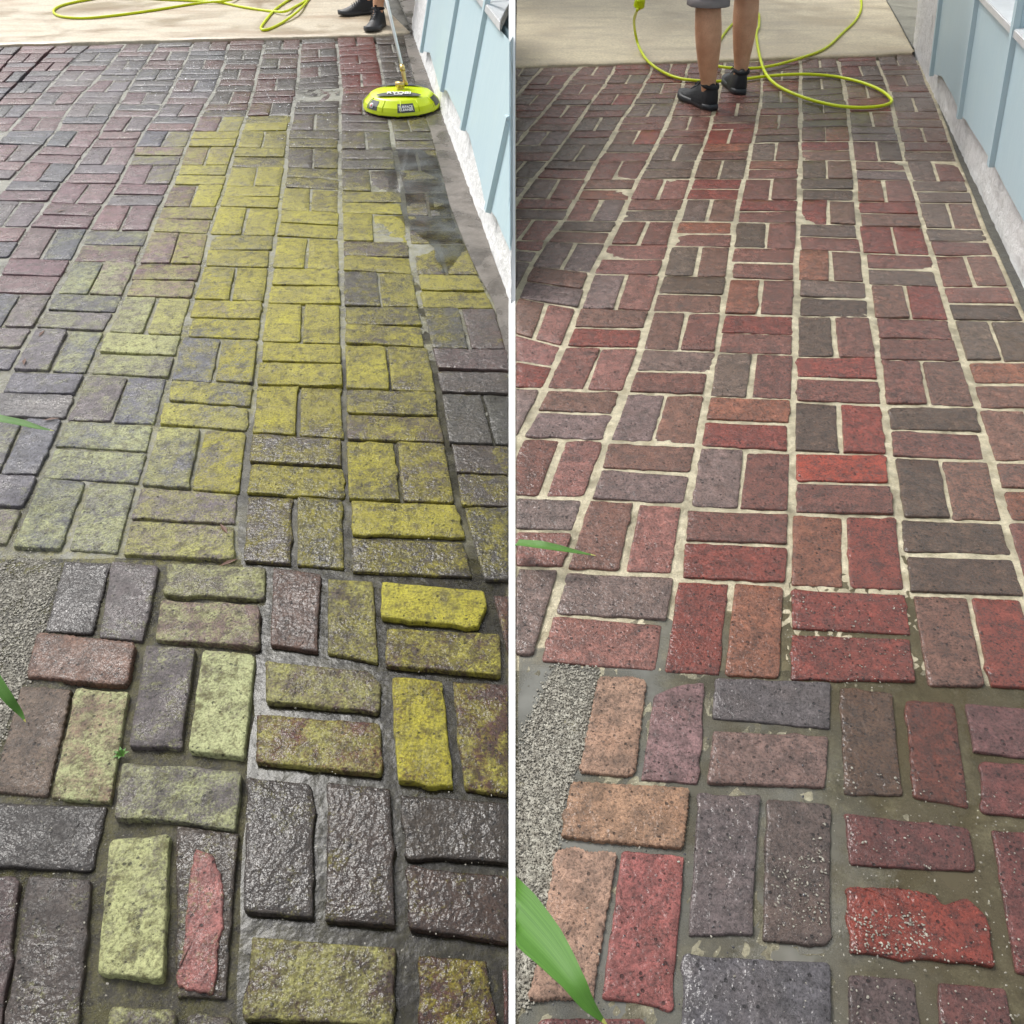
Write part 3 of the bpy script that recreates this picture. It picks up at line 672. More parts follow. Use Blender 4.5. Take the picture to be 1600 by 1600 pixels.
# slab behind the corners (greyer concrete right of the saw cut)
strip('side_slab', [(642, 50), (636, 30), (622, -4), (600, -60)], [(660, 50), (665, 30), (668, -4), (690, -60)], .0165, M_CS, 'grey concrete slab beyond the left saw cut')
strip('side_slab', [(1427, 78), (1405, 34), (1384, -4), (1350, -60)], [(1470, 78), (1480, 34), (1500, -4), (1540, -60)], .0165, ground_mat('grey_concrete', s2l((158, 156, 140)), s2l((146, 142, 128)), s2l((130, 126, 112)), (.6, .35), scale=16, bump=.001), 'grey concrete slab beyond the right saw cut')
for P_, lab in (([(642, 49), (636, 30), (622, -3), (612, -30)], 'dark open joint beside the left slab'), ([(1427, 77), (1405, 35), (1384, -3), (1370, -32)], 'dark open joint beside the right slab')):
    pts = catmull([G(x, y, .0166) for x, y in P_], 5)
    for p in pts: p.x += random.uniform(-.003, .003)
    V, Fc = tube_data(pts, .0042, 6); o = link('slab_joint', V, Fc, M_DIRT); tag(o, lab, kind='structure')
# ------------------------------------------------------------------ water standing in the joints
def pool(name, poly, z, mat, lab):
    P_ = []
    n = len(poly)
    for i in range(n):
        (x1, y1), (x2, y2) = poly[i], poly[(i+1) % n]
        for k in range(6): 
            t = k/6; P_.append((x1+(x2-x1)*t+random.uniform(-4, 4), y1+(y2-y1)*t+random.uniform(-3, 3)))
    lim = (lambda x: min(x, 793)) if poly[0][0] < 800 else (lambda x: max(x, 807))
    V = [G(lim(x), y, z) for x, y in P_]
    bm = bmesh.new(); vs = [bm.verts.new(v) for v in V]; f = bm.faces.new(vs); bmesh.ops.triangulate(bm, faces=[f])
    o = bmo(name, bm, mat)
    if o.data.polygons[0].normal.z < 0: o.data.flip_normals()
    tag(o, lab, kind='structure'); return o
pool('puddle', [(365,700),(430,600),(535,560),(560,500),(640,430),(720,520),(792,600),(792,1660),(365,1660),(385,1250),(400,1050),(380,900),(372,830)], -.0078, M_WL, 'muddy water in the joints of the mossy paving')
pool('puddle', [(596,232),(640,228),(690,245),(705,300),(722,350),(745,430),(690,425),(672,380),(640,360),(618,335),(604,290)], -.0006, water('sheen_wall_water', s2l((128, 132, 132)), .25, .0006, .07, .8), 'shallow puddle, sky grey in its colour, beside the left wall')  # light grey murk paints in the reflected sky and wall
pool('puddle', [(80,86),(240,74),(420,66),(560,62),(600,100),(590,150),(540,160),(430,180),(320,190),(240,175),(190,120),(100,100)], -.0034, M_WL, 'water spread over the bricks by the left slab')
pool('puddle', [(808,1020),(870,1010),(960,985),(1030,955),(1070,985),(1100,950),(1180,960),(1236,925),(1235,880),(1400,810),(1430,930),(1540,1070),(1700,1080),(1700,1720),(808,1720)], -.0042, M_WR, 'cloudy sky-grey to brown water standing between the nearest washed bricks')
# ------------------------------------------------------------------ gravel and grit
ico = bmesh.new(); bmesh.ops.create_icosphere(ico, subdivisions=1, radius=1); IV = [v.co.copy() for v in ico.verts]; IF = [[v.index for v in f.verts] for f in ico.faces]; ico.free()
def scatter(name, regions, mat, lab, zf, rr):
    V, Fc = [], []
    for poly, n in regions:
        xs = [p[0] for p in poly]; ys = [p[1] for p in poly]; k = 0; tries = 0
        while k < n and tries < n*20:
            tries += 1; x, y = random.uniform(min(xs), max(xs)), random.uniform(min(ys), max(ys))
            if not inpoly(x, y, poly): continue
            if name == 'gravel': x = max(808, x+random.gauss(0, 7)) if x > 800 else x+random.gauss(0, 7); y += random.gauss(0, 7)
            k += 1; g = G(x, y); r = random.uniform(*rr)*random.uniform(.6, 1.2); b = len(V); a = random.random()*6.28
            sx, sy, sz = random.uniform(.7, 1.5), random.uniform(.6, 1), random.uniform(.35, .7); ca, sa = math.cos(a), math.sin(a); zz = zf(g.x, g.y)
            for v in IV:
                jx = random.uniform(.75, 1.2); X, Y, Z = v.x*sx*r*jx, v.y*sy*r*jx, v.z*sz*r
                V.append((g.x+X*ca-Y*sa, g.y+X*sa+Y*ca, zz+Z+r*.15))
            Fc += [tuple(q+b for q in f) for f in IF]
    o = link(name, V, Fc, mat, smooth=False); tag(o, lab, 'gravel' if 'gravel' in name else None, kind='stuff'); return o
GVL = [(-5,880),(30,868),(96,880),(66,985),(40,1060),(30,1075),(-10,1180)]
GVR = [(808,1200),(830,1120),(866,1040),(935,1045),(930,1070),(903,1200),(885,1225),(870,1320),(868,1350),(822,1570),(806,1575)]
scatter('gravel', [(GVL, 4500)], M_STONE, 'wet pale gravel bed at the left edge of the mossy paving', lambda x, y: -.0026, (.0006, .0026))
scatter('gravel', [(GVR, 10000)], M_STONE, 'grey gravel bed between the white divider and the tan bricks', lambda x, y: -.0026, (.0006, .0026))
for nm_, P_, hf, sd_ in (('gravel_bed', GVL, hL, 1), ('gravel_bed', GVR, hR, 1)):
    V = [G(x, y, 0) for x, y in P_]
    for v in V: v.z = -.0035
    bm = bmesh.new(); f = bm.faces.new([bm.verts.new(v) for v in V]); bmesh.ops.triangulate(bm, faces=[f]); o = bmo(nm_, bm, M_GRAV)
    if o.data.polygons[0].normal.z < 0: o.data.flip_normals()
    tag(o, 'packed fines under the left gravel' if P_ is GVL else 'packed fines under the right gravel', kind='structure')
o = scatter('grit', [([(0,1250),(180,1200),(270,1300),(150,1600),(0,1600)], 110), ([(400,1200),(790,1200),(790,1600),(400,1600)], 200), ([(390,640),(790,640),(790,1200),(410,1200)], 120)], M_STONE, 'pale grit washed over the nearest mossy bricks', lambda x, y: .003, (.0006, .0018))
o = scatter('grit', [([(1300,1180),(1600,1250),(1600,1600),(1200,1600)], 420), ([(1330,1430),(1470,1430),(1480,1500),(1330,1490)], 220), ([(860,1220),(1180,1230),(1180,1590),(830,1590)], 60), ([(1210,930),(1420,930),(1420,1080),(1240,1080)], 160), ([(1200,1330),(1290,1330),(1290,1450),(1210,1450)], 140)], M_STONE, 'pale grit washed over the nearest red bricks', lambda x, y: .0025, (.0007, .0021))
o = scatter('black_grit', [([(860,1230),(1290,1240),(1290,1600),(840,1600)], 110), ([(1020,1090),(1290,1090),(1290,1230),(1000,1210)], 50)], M_STONED, 'dark grit specks on the bricks by the divider', lambda x, y: .0022, (.0007, .002))
o = scatter('foam', [([(200,72),(560,62),(580,150),(500,170),(330,190),(180,120)], 380), ([(400,150),(540,140),(600,210),(540,240),(420,220)], 90), ([(250,90),(420,80),(400,140),(280,150)], 120)], M_FOAM, 'white foam flecks on the wet bricks near the left slab', lambda x, y: .0015, (.0012, .0034))
# ------------------------------------------------------------------ white divider: border between the two views, built as geometry
Vd = [G(795, 1720, .002), G(805, 1720, .002), G(805, 470, .002), G(795, 470, .002)]
bm = bmesh.new(); prism(bm, [(v.x, v.y) for v in Vd], -.03, .0025); o = bmo('divider_strip', bm, M_WHITE)
tag(o, 'white border between the mossy and washed views, built as a ground strip', 'border')
# ------------------------------------------------------------------ walls
class Wall:
    """base line on the ground from far corner A to near end B; up = leaning upright direction"""
    def __init__(s, far, near, up):
        s.A, s.B = G(*far), G(*near); s.u = (s.B-s.A).normalized(); s.up = Vector(up); s.n = s.u.cross(s.up).normalized()
        if s.n.x*(-1) < 0: s.n = -s.n          # towards the patio (-x)
    def at(s, x, y, off=0):
        r = ray(x, y); o = Vector((0, 0, CH)); p0 = s.A+s.n*off; t = (p0-o).dot(s.n)/r.dot(s.n); return s.co(o+r*t, off)
    def co(s, p, off=0):
        d = p-s.A-s.n*off; h = d.z; d = d-s.up*h; return d.dot(s.u), h
    def P(s, a, h, off=0): return s.A+s.u*a+s.up*h+s.n*off
def lean(pairs):
    best = None
    for k in range(-40, 41):
        lx = k*.01; e = 0
        for (x0, y0), (x1, y1) in pairs:
            p = V_(x0, y0, G(*WALLREF(y0)).y if False else G(x0, y0).y); 
            q_ = p+Vector((lx, 0, 1))*.2; X, Y = px(q_); e += abs((X-p_x(p))/(Y-y0)-(x1-x0)/(y1-y0))
        if best is None or e < best[0]: best = (e, lx)
    return best[1]
def p_x(p): return px(p)[0]
lxL = lean([((687, 140), (710, 0)), ((660, 80), (672, 0))]); lxR = lean([((1457, 115), (1475, 0)), ((1497, 179), (1522, 0))])
print('lean', lxL, lxR)
WH = 2.5
WHL = .98
def build_wall(kind, W, near_s, sid_poly, battens, sills, lab, name='house_wall', WH=2.5):
    root = thing(name, lab, 'wall', W.A)
    def fin(o):
        o.parent = root; o.matrix_parent_inverse = Matrix.Translation(-W.A); return o
    # plinth and corner plaster: subdivided rough face
    ns, nh = 150, 90; V, Fc = [], []
    def lim(h):        # near end of the wall at this height (cut upright at the divider)
        return near_s(h)
    thick = .12
    for j in range(nh+1):
        h = -.02+(WH+.02)*(j/nh)**1.6
        for i in range(ns+1):
            a = lim(h)*i/ns
            p = W.P(a, h, 0); k = noise.noise(p*22)*.004+noise.noise(p*60)*.002
            if i == 0: p = p+W.u*(noise.noise(p*25)*.003)
            V.append(p+W.n*(k-.004))
    for j in range(nh):
        for i in range(ns):
            q0 = j*(ns+1)+i
            if -.02+(WH+.02)*((j+1)/nh)**1.6 > .35 and i > ns*.35: continue
            Fc.append((q0, q0+1, q0+ns+2, q0+ns+1))
    o = fin(link('stucco_base', V, Fc, M_STUCCO)); 
    # window sill height, the bays above it are recessed
    pr = .022; so = .035; bs = sorted(W.at(x, y, pr)[0] for x, y in battens)
    hs_ = [W.at(x, y, so)[1] for x, y in sills]; hS = sum(hs_)/len(hs_); print(kind, 'sill', hs_, 'battens', bs)
    bl = [W.at(x, y, pr) for x, y in sid_poly]          # (s, h) along the lower edge
    rec = .10; tk = .03
    def back_s(h, off): return near_s(h)-(abs(W.n.x)*off/max(.05, W.u.x) if kind == 'left' else 0)
    bm = bmesh.new()
    def sec(off0, off1, a0, a1, h0, h1):
        P8 = []
        for h in (h0, h1):
            for (a, o_) in ((a0, off0), (a1, off0), (a1, off1), (a0, off1)): P8.append(W.P(min(a, back_s(h, -o_)), h, o_))
        hexa(bm, P8)
    sec(-.012, -.05, 0, 99, -.02, bl[-1][1]+.02 if False else .12); sec(-.012, -rec-tk, 0, bs[0], .121, WH); sec(-rec, -rec-tk, bs[0]+.001, 99, .121, WH)
    fin(bmo('wall_core', bm, M_STUCCO))
    def hb(a):
        if a <= bl[0][0]: return bl[0][1]
        for (a0, h0), (a1, h1) in zip(bl, bl[1:]):
            if a0 <= a <= a1: return h0+(h1-h0)*(a-a0)/(a1-a0+1e-9)
        return bl[-1][1]
    edges = [bl[0][0]]+bs; end = max(near_s(0), near_s(WH))
    if kind == 'left': edges.append(end+.3)
    while edges[-1] < end-.12: edges.append(edges[-1]+(bs[-1]-bs[-2]))
    nso = lambda h, off: near_s(h)+(abs(W.n.x)*off/W.u.x if kind == 'left' else 0)
    for bi, (a0, a1) in enumerate(zip(edges, edges[1:])):
        top = WH if bi == 0 else hS-.001
        V = []; Fc = []; n = 7; m_ = 14
        for i in range(n):
            a = a0+.001+(a1-a0-.002)*i/(n-1); h0 = min(hb(a), .4)
            for off in (-.01, pr):
                for j in range(m_):
                    h = h0+(top-h0)*(j/(m_-1))**1.5; aa = min(a, nso(h, max(off, 0))-.001); V.append(W.P(aa, h, off+(0 if off < 0 else .0025*math.sin(i*1.1))))
        for i in range(n-1):
            b = i*2*m_; c = b+2*m_
            for j in range(m_-1): Fc += [(b+m_+j, c+m_+j, c+m_+j+1, b+m_+j+1), (b+j, b+j+1, c+j+1, c+j)]
            Fc.append((b, c, c+m_, b+m_))
        Fc.append(tuple([j for j in range(m_)][::-1]+[m_+j for j in range(m_)])); q0 = (n-1)*2*m_; Fc.append(tuple([q0+j for j in range(m_)]+[q0+m_+j for j in range(m_)][::-1]))
        fin(link('siding_board', V, Fc, M_BLUE, smooth=False))
        if bi:
            bm = bmesh.new(); P8 = []
            for h in (hS, hS+.026):
                for (a, o_) in ((a0+.004, so), (a1-.004, so), (a1-.004, -rec+.001), (a0+.004, -rec+.001)): P8.append(W.P(min(a, near_s(h)-(0 if o_ > 0 else (near_s(h)-back_s(h, rec)))), h, o_))
            hexa(bm, P8); bmesh.ops.bevel(bm, geom=bm.edges[:], offset=.003, segments=2, affect='EDGES'); fin(bmo('sill', bm, M_SILL))
            bm = bmesh.new(); P8 = []
            for h in (hS+.03, WH):
                for (a, o_) in ((a0+.02, -rec+.03), (a1-.02, -rec+.03), (a1-.02, -rec+.002), (a0+.02, -rec+.002)): P8.append(W.P(min(a, back_s(h, rec)), h, o_))
            hexa(bm, P8); fin(bmo('window_panel', bm, M_PANEL))
    for k, a in enumerate([bl[0][0]+.02]+[e for e in edges[1:-1]]):
        bm = bmesh.new(); h0 = min(hb(a), .4)-.006; w0, w1 = .046, .036; lo = []; inn = pr-.001 if k == 0 else -rec+.002
        top = WH
        while top > h0+.05 and nso(top, pr) < a-w0/2+.004: top -= .01
        NBT = 24
        for h in [h0+(top-h0)*t_/NBT for t_ in range(NBT+1)]:
            for (aa, off) in ((a-w0/2, inn if h == -9 else pr-.001), (a+w0/2, pr-.001), (a+w1/2, pr+.017), (a-w1/2, pr+.017)): lo.append(W.P(min(aa, nso(h, off)), h, off))
        vv = [bm.verts.new(p) for p in lo]
        for t_ in range(NBT):
            for e_ in range(4): bm.faces.new([vv[t_*4+e_], vv[t_*4+(e_+1) % 4], vv[t_*4+4+(e_+1) % 4], vv[t_*4+4+e_]])
        bm.faces.new(vv[:4][::-1]); bm.faces.new(vv[-4:]); fin(bmo('batten', bm, M_BLUE))
        if k:
            bm = bmesh.new(); lo = []
            for h in (hS+.001, max(hS+.05, top)):
                for (aa, off) in ((a-w0/2+.002, -rec+.003), (a+w0/2-.002, -rec+.003), (a+w0/2-.002, pr-.002), (a-w0/2+.002, pr-.002)): lo.append(W.P(min(aa, back_s(h, rec)), h, off))
            hexa(bm, lo); fin(bmo('mullion', bm, M_BLUE))
    return root
WL = Wall((641, 46), (795, 473), (lxL, 0, 1))
def near_left(h):      # where the wall reaches the upright plane of the divider (world x = -0.004)
    p = WL.A+WL.up*h; return (-.0058-p.x)/WL.u.x-.003
build_wall('left', WL, near_left, [(660, 80), (672, 82), (686, 139), (700, 142), (722, 195), (735, 212), (757, 318), (775, 337), (790, 375)],
           [(693, 140), (726, 200), (765, 330)], [(759, 17), (776, 44), (794, 73)], 'pale blue board-and-batten wall on rough white stucco, left of the divider', WH=WHL)
WR = Wall((1425, 76), (1600, 457), (lxR, 0, 1))
build_wall('right', WR, lambda h: (WR.B-WR.A).length+1.3, [(1457, 115), (1472, 119), (1493, 160), (1497, 179), (1508, 184), (1540, 240), (1557, 262), (1600, 350)],
           [(1502, 182), (1552, 256)], [(1534, 7), (1575, 54), (1590, 66)], 'pale blue board-and-batten wall on rough white stucco at the right edge')
# white view border carried upright at the near end of the left wall
bm = bmesh.new(); g0 = G(800, 471); Y0 = g0.y-.004
def cb(x, yy_, Y): return V_(x, yy_, Y)
bot = [cb(795, 474, Y0), cb(805.3, 474, Y0), cb(805.3, 474, Y0)+Vector((0, .03, 0)), cb(795, 474, Y0)+Vector((0, .03, 0))]
# plane x=0 leans back with the wall; follow the wall's near end
topv = WL.P(near_left(WHL), WHL, 0)
tpx = Vector((bot[0].x, topv.y-.004, WHL)); WH = WHL; wb = bot[1].x-bot[0].x
def dep(p): return (p.y*CP-(p.z-CH)*SP)
wt_ = wb*max(.3, dep(Vector((0, tpx.y, 1.0)))/dep(bot[0]))
z1 = 1.0; y1 = Y0+(tpx.y-Y0)*(z1/WH)
hexa(bm, [bot[0], bot[1], bot[2], bot[3], Vector((-wt_/2, y1, z1)), Vector((wt_/2, y1, z1)), Vector((wt_/2, y1+.03, z1)), Vector((-wt_/2, y1+.03, z1))])
hexa(bm, [Vector((-wt_/2, y1, z1+.0005)), Vector((wt_/2, y1, z1+.0005)), Vector((wt_/2, y1+.03, z1+.0005)), Vector((-wt_/2, y1+.03, z1+.0005)),
          Vector((-wt_/2, tpx.y, WH)), Vector((wt_/2, tpx.y, WH)), Vector((wt_/2, tpx.y+.03, WH)), Vector((-wt_/2, tpx.y+.03, WH))])
o = bmo('border_upright', bm, M_WHITE); tag(o, 'white view border built as an upright at the near end of the left wall', 'post')
# ------------------------------------------------------------------ hoses
def hose(name, P_, lab, r=.0085, z=.021, extra=None):
    pts = []
    for q_ in P_:
        x, y = q_[:2]; zz = q_[2] if len(q_) > 2 else z
        pts.append(G(x, y, zz))
    V, Fc = tube_data(catmull(pts, 10), r, 12)
    return tag(link(name, V, Fc, M_HOSE), lab, 'hose', 'yellow pressure washer hoses')
hose('pressure_hose', [(255,-40),(200,-16),(150,-3),(118,3),(95,9),(84,16),(88,23),(105,27),(135,28),(180,24),(240,16),(310,5),(352,1,.035),(370,-4,.03),(400,-20)], 'yellow-green hose lying in a long loop on the tan slab')
hose('pressure_hose', [(180,-14),(230,-3),(300,1,.021),(340,3),(380,11),(420,17),(445,18,.035),(462,10),(478,0),(470,-6),(455,-2),(430,15),(412,36),(408,45),(418,46),(440,36),(465,18,.036),(480,2),(496,-20)], 'yellow-green hose with a folded loop near the black shoes')
hose('pressure_hose', [(996,15,.30),(991,30,.22),(992,48,.12),(998,72,.04),(1012,95,.02),(1035,112,.013),(1060,122,.013),(1090,126,.013),(1125,127,.013),(1160,124,.013),(1200,119,.013),(1250,116,.024),(1300,119,.013),(1340,127,.013),(1372,139,.013),(1390,152,.013),(1392,160,.013),(1375,166,.013),(1340,168,.013),(1300,164,.013),(1255,152,.013),(1215,134,.013),(1195,112,.024),(1186,82),(1182,52),(1186,40,.03),(1184,20),(1165,24),(1140,42,.021),(1115,80,.021),(1112,98,.021),(1125,104,.021),(1160,107,.021),(1200,104,.021),(1250,91),(1290,75),(1318,50),(1338,30),(1346,10),(1342,-15),(1330,-50)], 'yellow-green hose looping over the washed bricks around the feet', r=.0078)
# spray-gun coupling at the hose end (held out of frame)
root = thing('hose_coupling', 'lime knob coupling at the upper end of the hose, left of the legs', 'coupling', G(998, 12, .3))
c0 = G(996, 15, .30); 
for nm_, a, b, r0, r1, mt in (('collar', Vector((0, 0, -.012)), Vector((0, 0, .0)), .012, .020, M_BRASS), ('knob', Vector((0, 0, 0)), Vector((.004, -.006, .045)), .031, .029, M_LIME), ('stem', Vector((.004, -.004, .045)), Vector((.05, .02, .10)), .016, .014, M_BLK)):
    V, Fc = tube_data([a, a.lerp(b, .15), a.lerp(b, .85), b], [r0*.85, r0, r1, r1*.85], 16); o = link(nm_, V, Fc, mt, root, smooth=False)
V, Fc = tube_data([Vector((.05, .02, .10)), Vector((.2, .25, .45)), Vector((.42, .35, .8))], .012, 10); link('gun_tube', V, Fc, M_BLK, root)
# ------------------------------------------------------------------ surface cleaner
cc = G(628, 169); RC_ = 59.5/ (F/ (cc.y*CP+CH*SP))
cl = thing('surface_cleaner', 'lime green round surface cleaner head on the bricks beside the left wall', 'cleaner', (cc.x, cc.y, .004))
prof = [(.60, .006), (.99, .004), (1.0, .010), (.985, .024), (.95, .040), (.80, .066), (.765, .070), (.60, .077), (.42, .080), (.2, .084), (.0, .085)]
n = 72; V, Fc = [], []
for r_, z_ in prof[:-1]:
    for k in range(n):
        a = 2*math.pi*k/n; rr = r_*RC_*(1+.004*(math.cos(a*12) > .92) if r_ > .75 else 1); V.append(Vector((math.cos(a)*rr, math.sin(a)*rr, z_)))
V.append(Vector((0, 0, .085)))
for j in range(len(prof)-2):
    for k in range(n): Fc.append((j*n+k, j*n+(k+1) % n, (j+1)*n+(k+1) % n, (j+1)*n+k))
for k in range(n): Fc.append(((len(prof)-2)*n+k, (len(prof)-2)*n+(k+1) % n, len(V)-1))
o = link('housing', V, Fc, M_LIME, cl, smooth=False)
V, Fc = tube_data([Vector((math.cos(a)*RC_*.965, math.sin(a)*RC_*.965, .006)) for a in [2*math.pi*k/60 for k in range(61)]], .006, 8); link('brush_skirt', V, Fc, M_BLK, cl)
def sidepatch(a0, a1, z0, z1, off, mat, name, parent):
    V = []
    for i in range(9):
        a = a0+(a1-a0)*i/8
        for z_ in (z0, .040, z1):
            r_ = .985-.035*(z_-.024)/.016 if z_ < .040 else .95-.15*(z_-.040)/.026
            V.append(Vector((math.cos(a)*(r_*RC_+off), math.sin(a)*(r_*RC_+off), z_+off*.6)))
    Fc = [(i*3+j, i*3+3+j, i*3+4+j, i*3+1+j) for i in range(8) for j in (0, 1)]
    return link(name, V, Fc, mat, parent, smooth=False), V
def textobj(body, size, loc, rot, mat, name, parent, ext=.0006):
    cu = bpy.data.curves.new(name, 'FONT'); cu.body = body; cu.size = size; cu.align_x = 'CENTER'; cu.align_y = 'CENTER'; cu.extrude = ext; cu.space_line = .85
    cu.offset = size*.02
    t0 = bpy.data.objects.new(name, cu); col.objects.link(t0); bpy.context.view_layer.update()
    me = bpy.data.meshes.new_from_object(t0.evaluated_get(bpy.context.evaluated_depsgraph_get())); bpy.data.objects.remove(t0)
    t = bpy.data.objects.new(name, me); col.objects.link(t); me.materials.clear(); me.materials.append(mat); t.parent = parent; t.location = loc; t.rotation_euler = rot
    return t
p1, _ = sidepatch(R(-90), R(-64), .022, .056, .0015, M_DGREY, 'name_plate', cl)
a_ = R(-77); sl = math.atan2(.15*RC_, .037)
textobj('SURFACE\nCLEANER', .0165, (math.cos(a_)*(RC_*.935+.004), math.sin(a_)*(RC_*.935+.004), .0405), (R(50), 0, a_+math.pi/2), M_LIT, 'lettering', p1)
p2, _ = sidepatch(R(-147), R(-124), .024, .060, .0015, M_DGREY, 'warning_label', cl)
a_ = R(-135); V, Fc = tube_data([Vector((math.cos(a_)*(RC_*.945), math.sin(a_)*(RC_*.945), .0395)), Vector((math.cos(a_)*(RC_*.945+.006), math.sin(a_)*(RC_*.945+.006), .0425))], .012, 20); link('warning_disc', V, Fc, M_LIT, p2)
V, Fc = tube_data([Vector((math.cos(a_)*(RC_*.945), math.sin(a_)*(RC_*.945), .0395)), Vector((math.cos(a_)*(RC_*.945+.0068), math.sin(a_)*(RC_*.945+.0068), .0429))], .006, 12); link('warning_mark', V, Fc, M_PINK, p2)
p3, _ = sidepatch(R(-22), R(0), .024, .060, .0015, M_DGREY, 'side_label', cl)
for k in range(7):        # moulded ribs of the rim
    a_ = R(-172+k*29); V = [Vector((math.cos(a_)*RC_*q_, math.sin(a_)*RC_*q_, z_)) for q_, z_ in ((.99, .022), (.953, .041), (.80, .0675))]
    V, Fc = tube_data(V, .0022, 6); link('rib', V, Fc, M_LIME, cl)
def toppatch(y0, sx, sy, name):
    V = [Vector((math.cos(t)*sx, y0+math.sin(t)*sy, .0865-.018*((math.hypot(math.cos(t)*sx, y0+math.sin(t)*sy)/RC_)**2.5)+.0015)) for t in [2*math.pi*k/40 for k in range(40)]]
    return link(name, V, [tuple(range(40))], M_DGREY, cl, smooth=False)
tp = toppatch(-.092, .11, .028, 'brand_panel')
textobj('RYOBI', .042, (.002, -.086, .0875), (R(6), 0, 0), M_LIT, 'lettering', tp); textobj('3300 PSI', .012, (0, -.109, .0862), (R(8), 0, 0), M_LIT, 'lettering', tp)
t2 = toppatch(.09, .12, .028, 'rear_panel')
V, Fc = tube_data([Vector((0, 0, .082)), Vector((0, 0, .112))], .019, 6); link('swivel_base', V, Fc, M_BRASS, cl, smooth=False)
V, Fc = tube_data([Vector((-.022, -.006, .106)), Vector((.022, -.006, .106))], .013, 12); link('swivel_joint', V, Fc, M_BRASS, cl)
ap = V_(634, 133, cc.y+.01)-Vector((cc.x, cc.y, .004))
w0 = V_(629, 108, cc.y+.02)-cl.location; w1 = V_(603, -4, cc.y+.28)-cl.location; w2 = w1+(w1-w0)*1.9
V, Fc = tube_data([ap, ap.lerp(w0, .35), ap.lerp(w0, .7), w0], [.013, .009, .011, .008], 12); link('coupling', V, Fc, M_BRASS, cl)
V, Fc = tube_data([w0.lerp(w1, -.02), w0.lerp(w1, .05)], .013, 10); link('quick_connector', V, Fc, M_BRASS, cl)
V, Fc = tube_data([w0, w1, w2], .0082, 12); link('lance', V, Fc, M_STEEL, cl)
V, Fc = tube_data([w2, w2+(w2-w1)*.25], .017, 10); link('grip', V, Fc, M_BLK, cl)
# ------------------------------------------------------------------ people
def shoe(parent, origin, yaw, roll=0.0, L_=.29, heel_lift=0.0):
    """trainer built of cross-sections from heel (0) to toe (L_); local +x is the toe"""
    root = None
    sec = [(-.004, .024, .112), (.014, .038, .120), (.055, .043, .120), (.10, .040, .112), (.14, .040, .088), (.18, .045, .068), (.22, .050, .052), (.255, .044, .043), (.28, .026, .032), (.29, .010, .022)]
    n = 16; V, Fc = [], []
    rot = Matrix.Rotation(yaw, 4, 'Z')@Matrix.Rotation(-heel_lift, 4, 'Y')
    def T(v): return origin+(rot@Vector(v))
    def bend(x): return heel_lift
    for (x, w_, h) in sec:
        for k in range(n):
            a = 2*math.pi*k/n; cy, cz = math.cos(a), math.sin(a)
            yy_ = w_*cy*(1 if cz < 0 else (1-.12*cz if x < .09 else 1-.3*cz)); zz = .020+ (h-.02)*max(0, cz)**.8 - .006*max(0, -cz)
            V.append(Vector((x, yy_+.006*math.sin(x/L_*3.1), zz)))
    m = len(sec)
    for i in range(m-1):
        for k in range(n): Fc.append((i*n+k, (i+1)*n+k, (i+1)*n+(k+1) % n, i*n+(k+1) % n))
    Fc.append(tuple(range(n))[::-1][::-1]); Fc.append(tuple((m-1)*n+k for k in range(n))[::-1])
    up = link('shoe', [T(v) for v in V], Fc, M_SHOE, parent)
    md = up.modifiers.new('sub', 'SUBSURF'); md.levels = md.render_levels = 2
    # sole
    V, Fc = [], []; so = [(-.006, .020), (.0, .030), (.03, .039), (.08, .038), (.13, .037), (.18, .046), (.22, .052), (.26, .047), (.288, .028), (.297, .010)]
    for (x, w_) in so:
        lift = .010*max(0, (x-.22)/.07)
        for yy_, zz in ((-w_, .0), (-w_*1.04, .012), (-w_, .027), (w_, .027), (w_*1.04, .012), (w_, .0)):
            V.append(T((x, yy_+.006*math.sin(max(0, x)/L_*3.1), zz+lift)))
    for i in range(len(so)-1):
        for k in range(6): Fc.append((i*6+k, (i+1)*6+k, (i+1)*6+(k+1) % 6, i*6+(k+1) % 6))
    Fc.append((0, 1, 2, 3, 4, 5)); Fc.append(tuple((len(so)-1)*6+k for k in range(6))[::-1])
    link('sole', V, Fc, M_SOLE, up)
    # collar, tongue, laces, heel tab
    pts = [T((.052+.047*math.cos(t), .034*math.sin(t), -.0+.104+.006*math.cos(t))) for t in [2*math.pi*k/20 for k in range(21)]]
    V, Fc = tube_data(pts, .0095, 8); link('collar', V, Fc, M_SOCK, up)
    pts = [T((.09, 0, .10)), T((.108, 0, .112)), T((.102, 0, .128))]; V, Fc = tube_data(pts, [.018, .016, .011], 8); link('tongue', V, Fc, M_SHOE, up)
    for k in range(5):
        x = .118+.016*k; h = .102-.0085*k
        V, Fc = tube_data(catmull([T((x, -.024, h-.014)), T((x+.006, 0, h+.002)), T((x+.012, .024, h-.014))], 4), .0026, 6); link('lace', V, Fc, M_LACE, up)
    V, Fc = tube_data(catmull([T((.124, 0, .104)), T((.12, .022, .110)), T((.13, .036, .094)), T((.126, .01, .102)), T((.13, -.03, .098)), T((.122, -.03, .088))], 5), .0022, 6); link('lace', V, Fc, M_LACE, up)
    return up
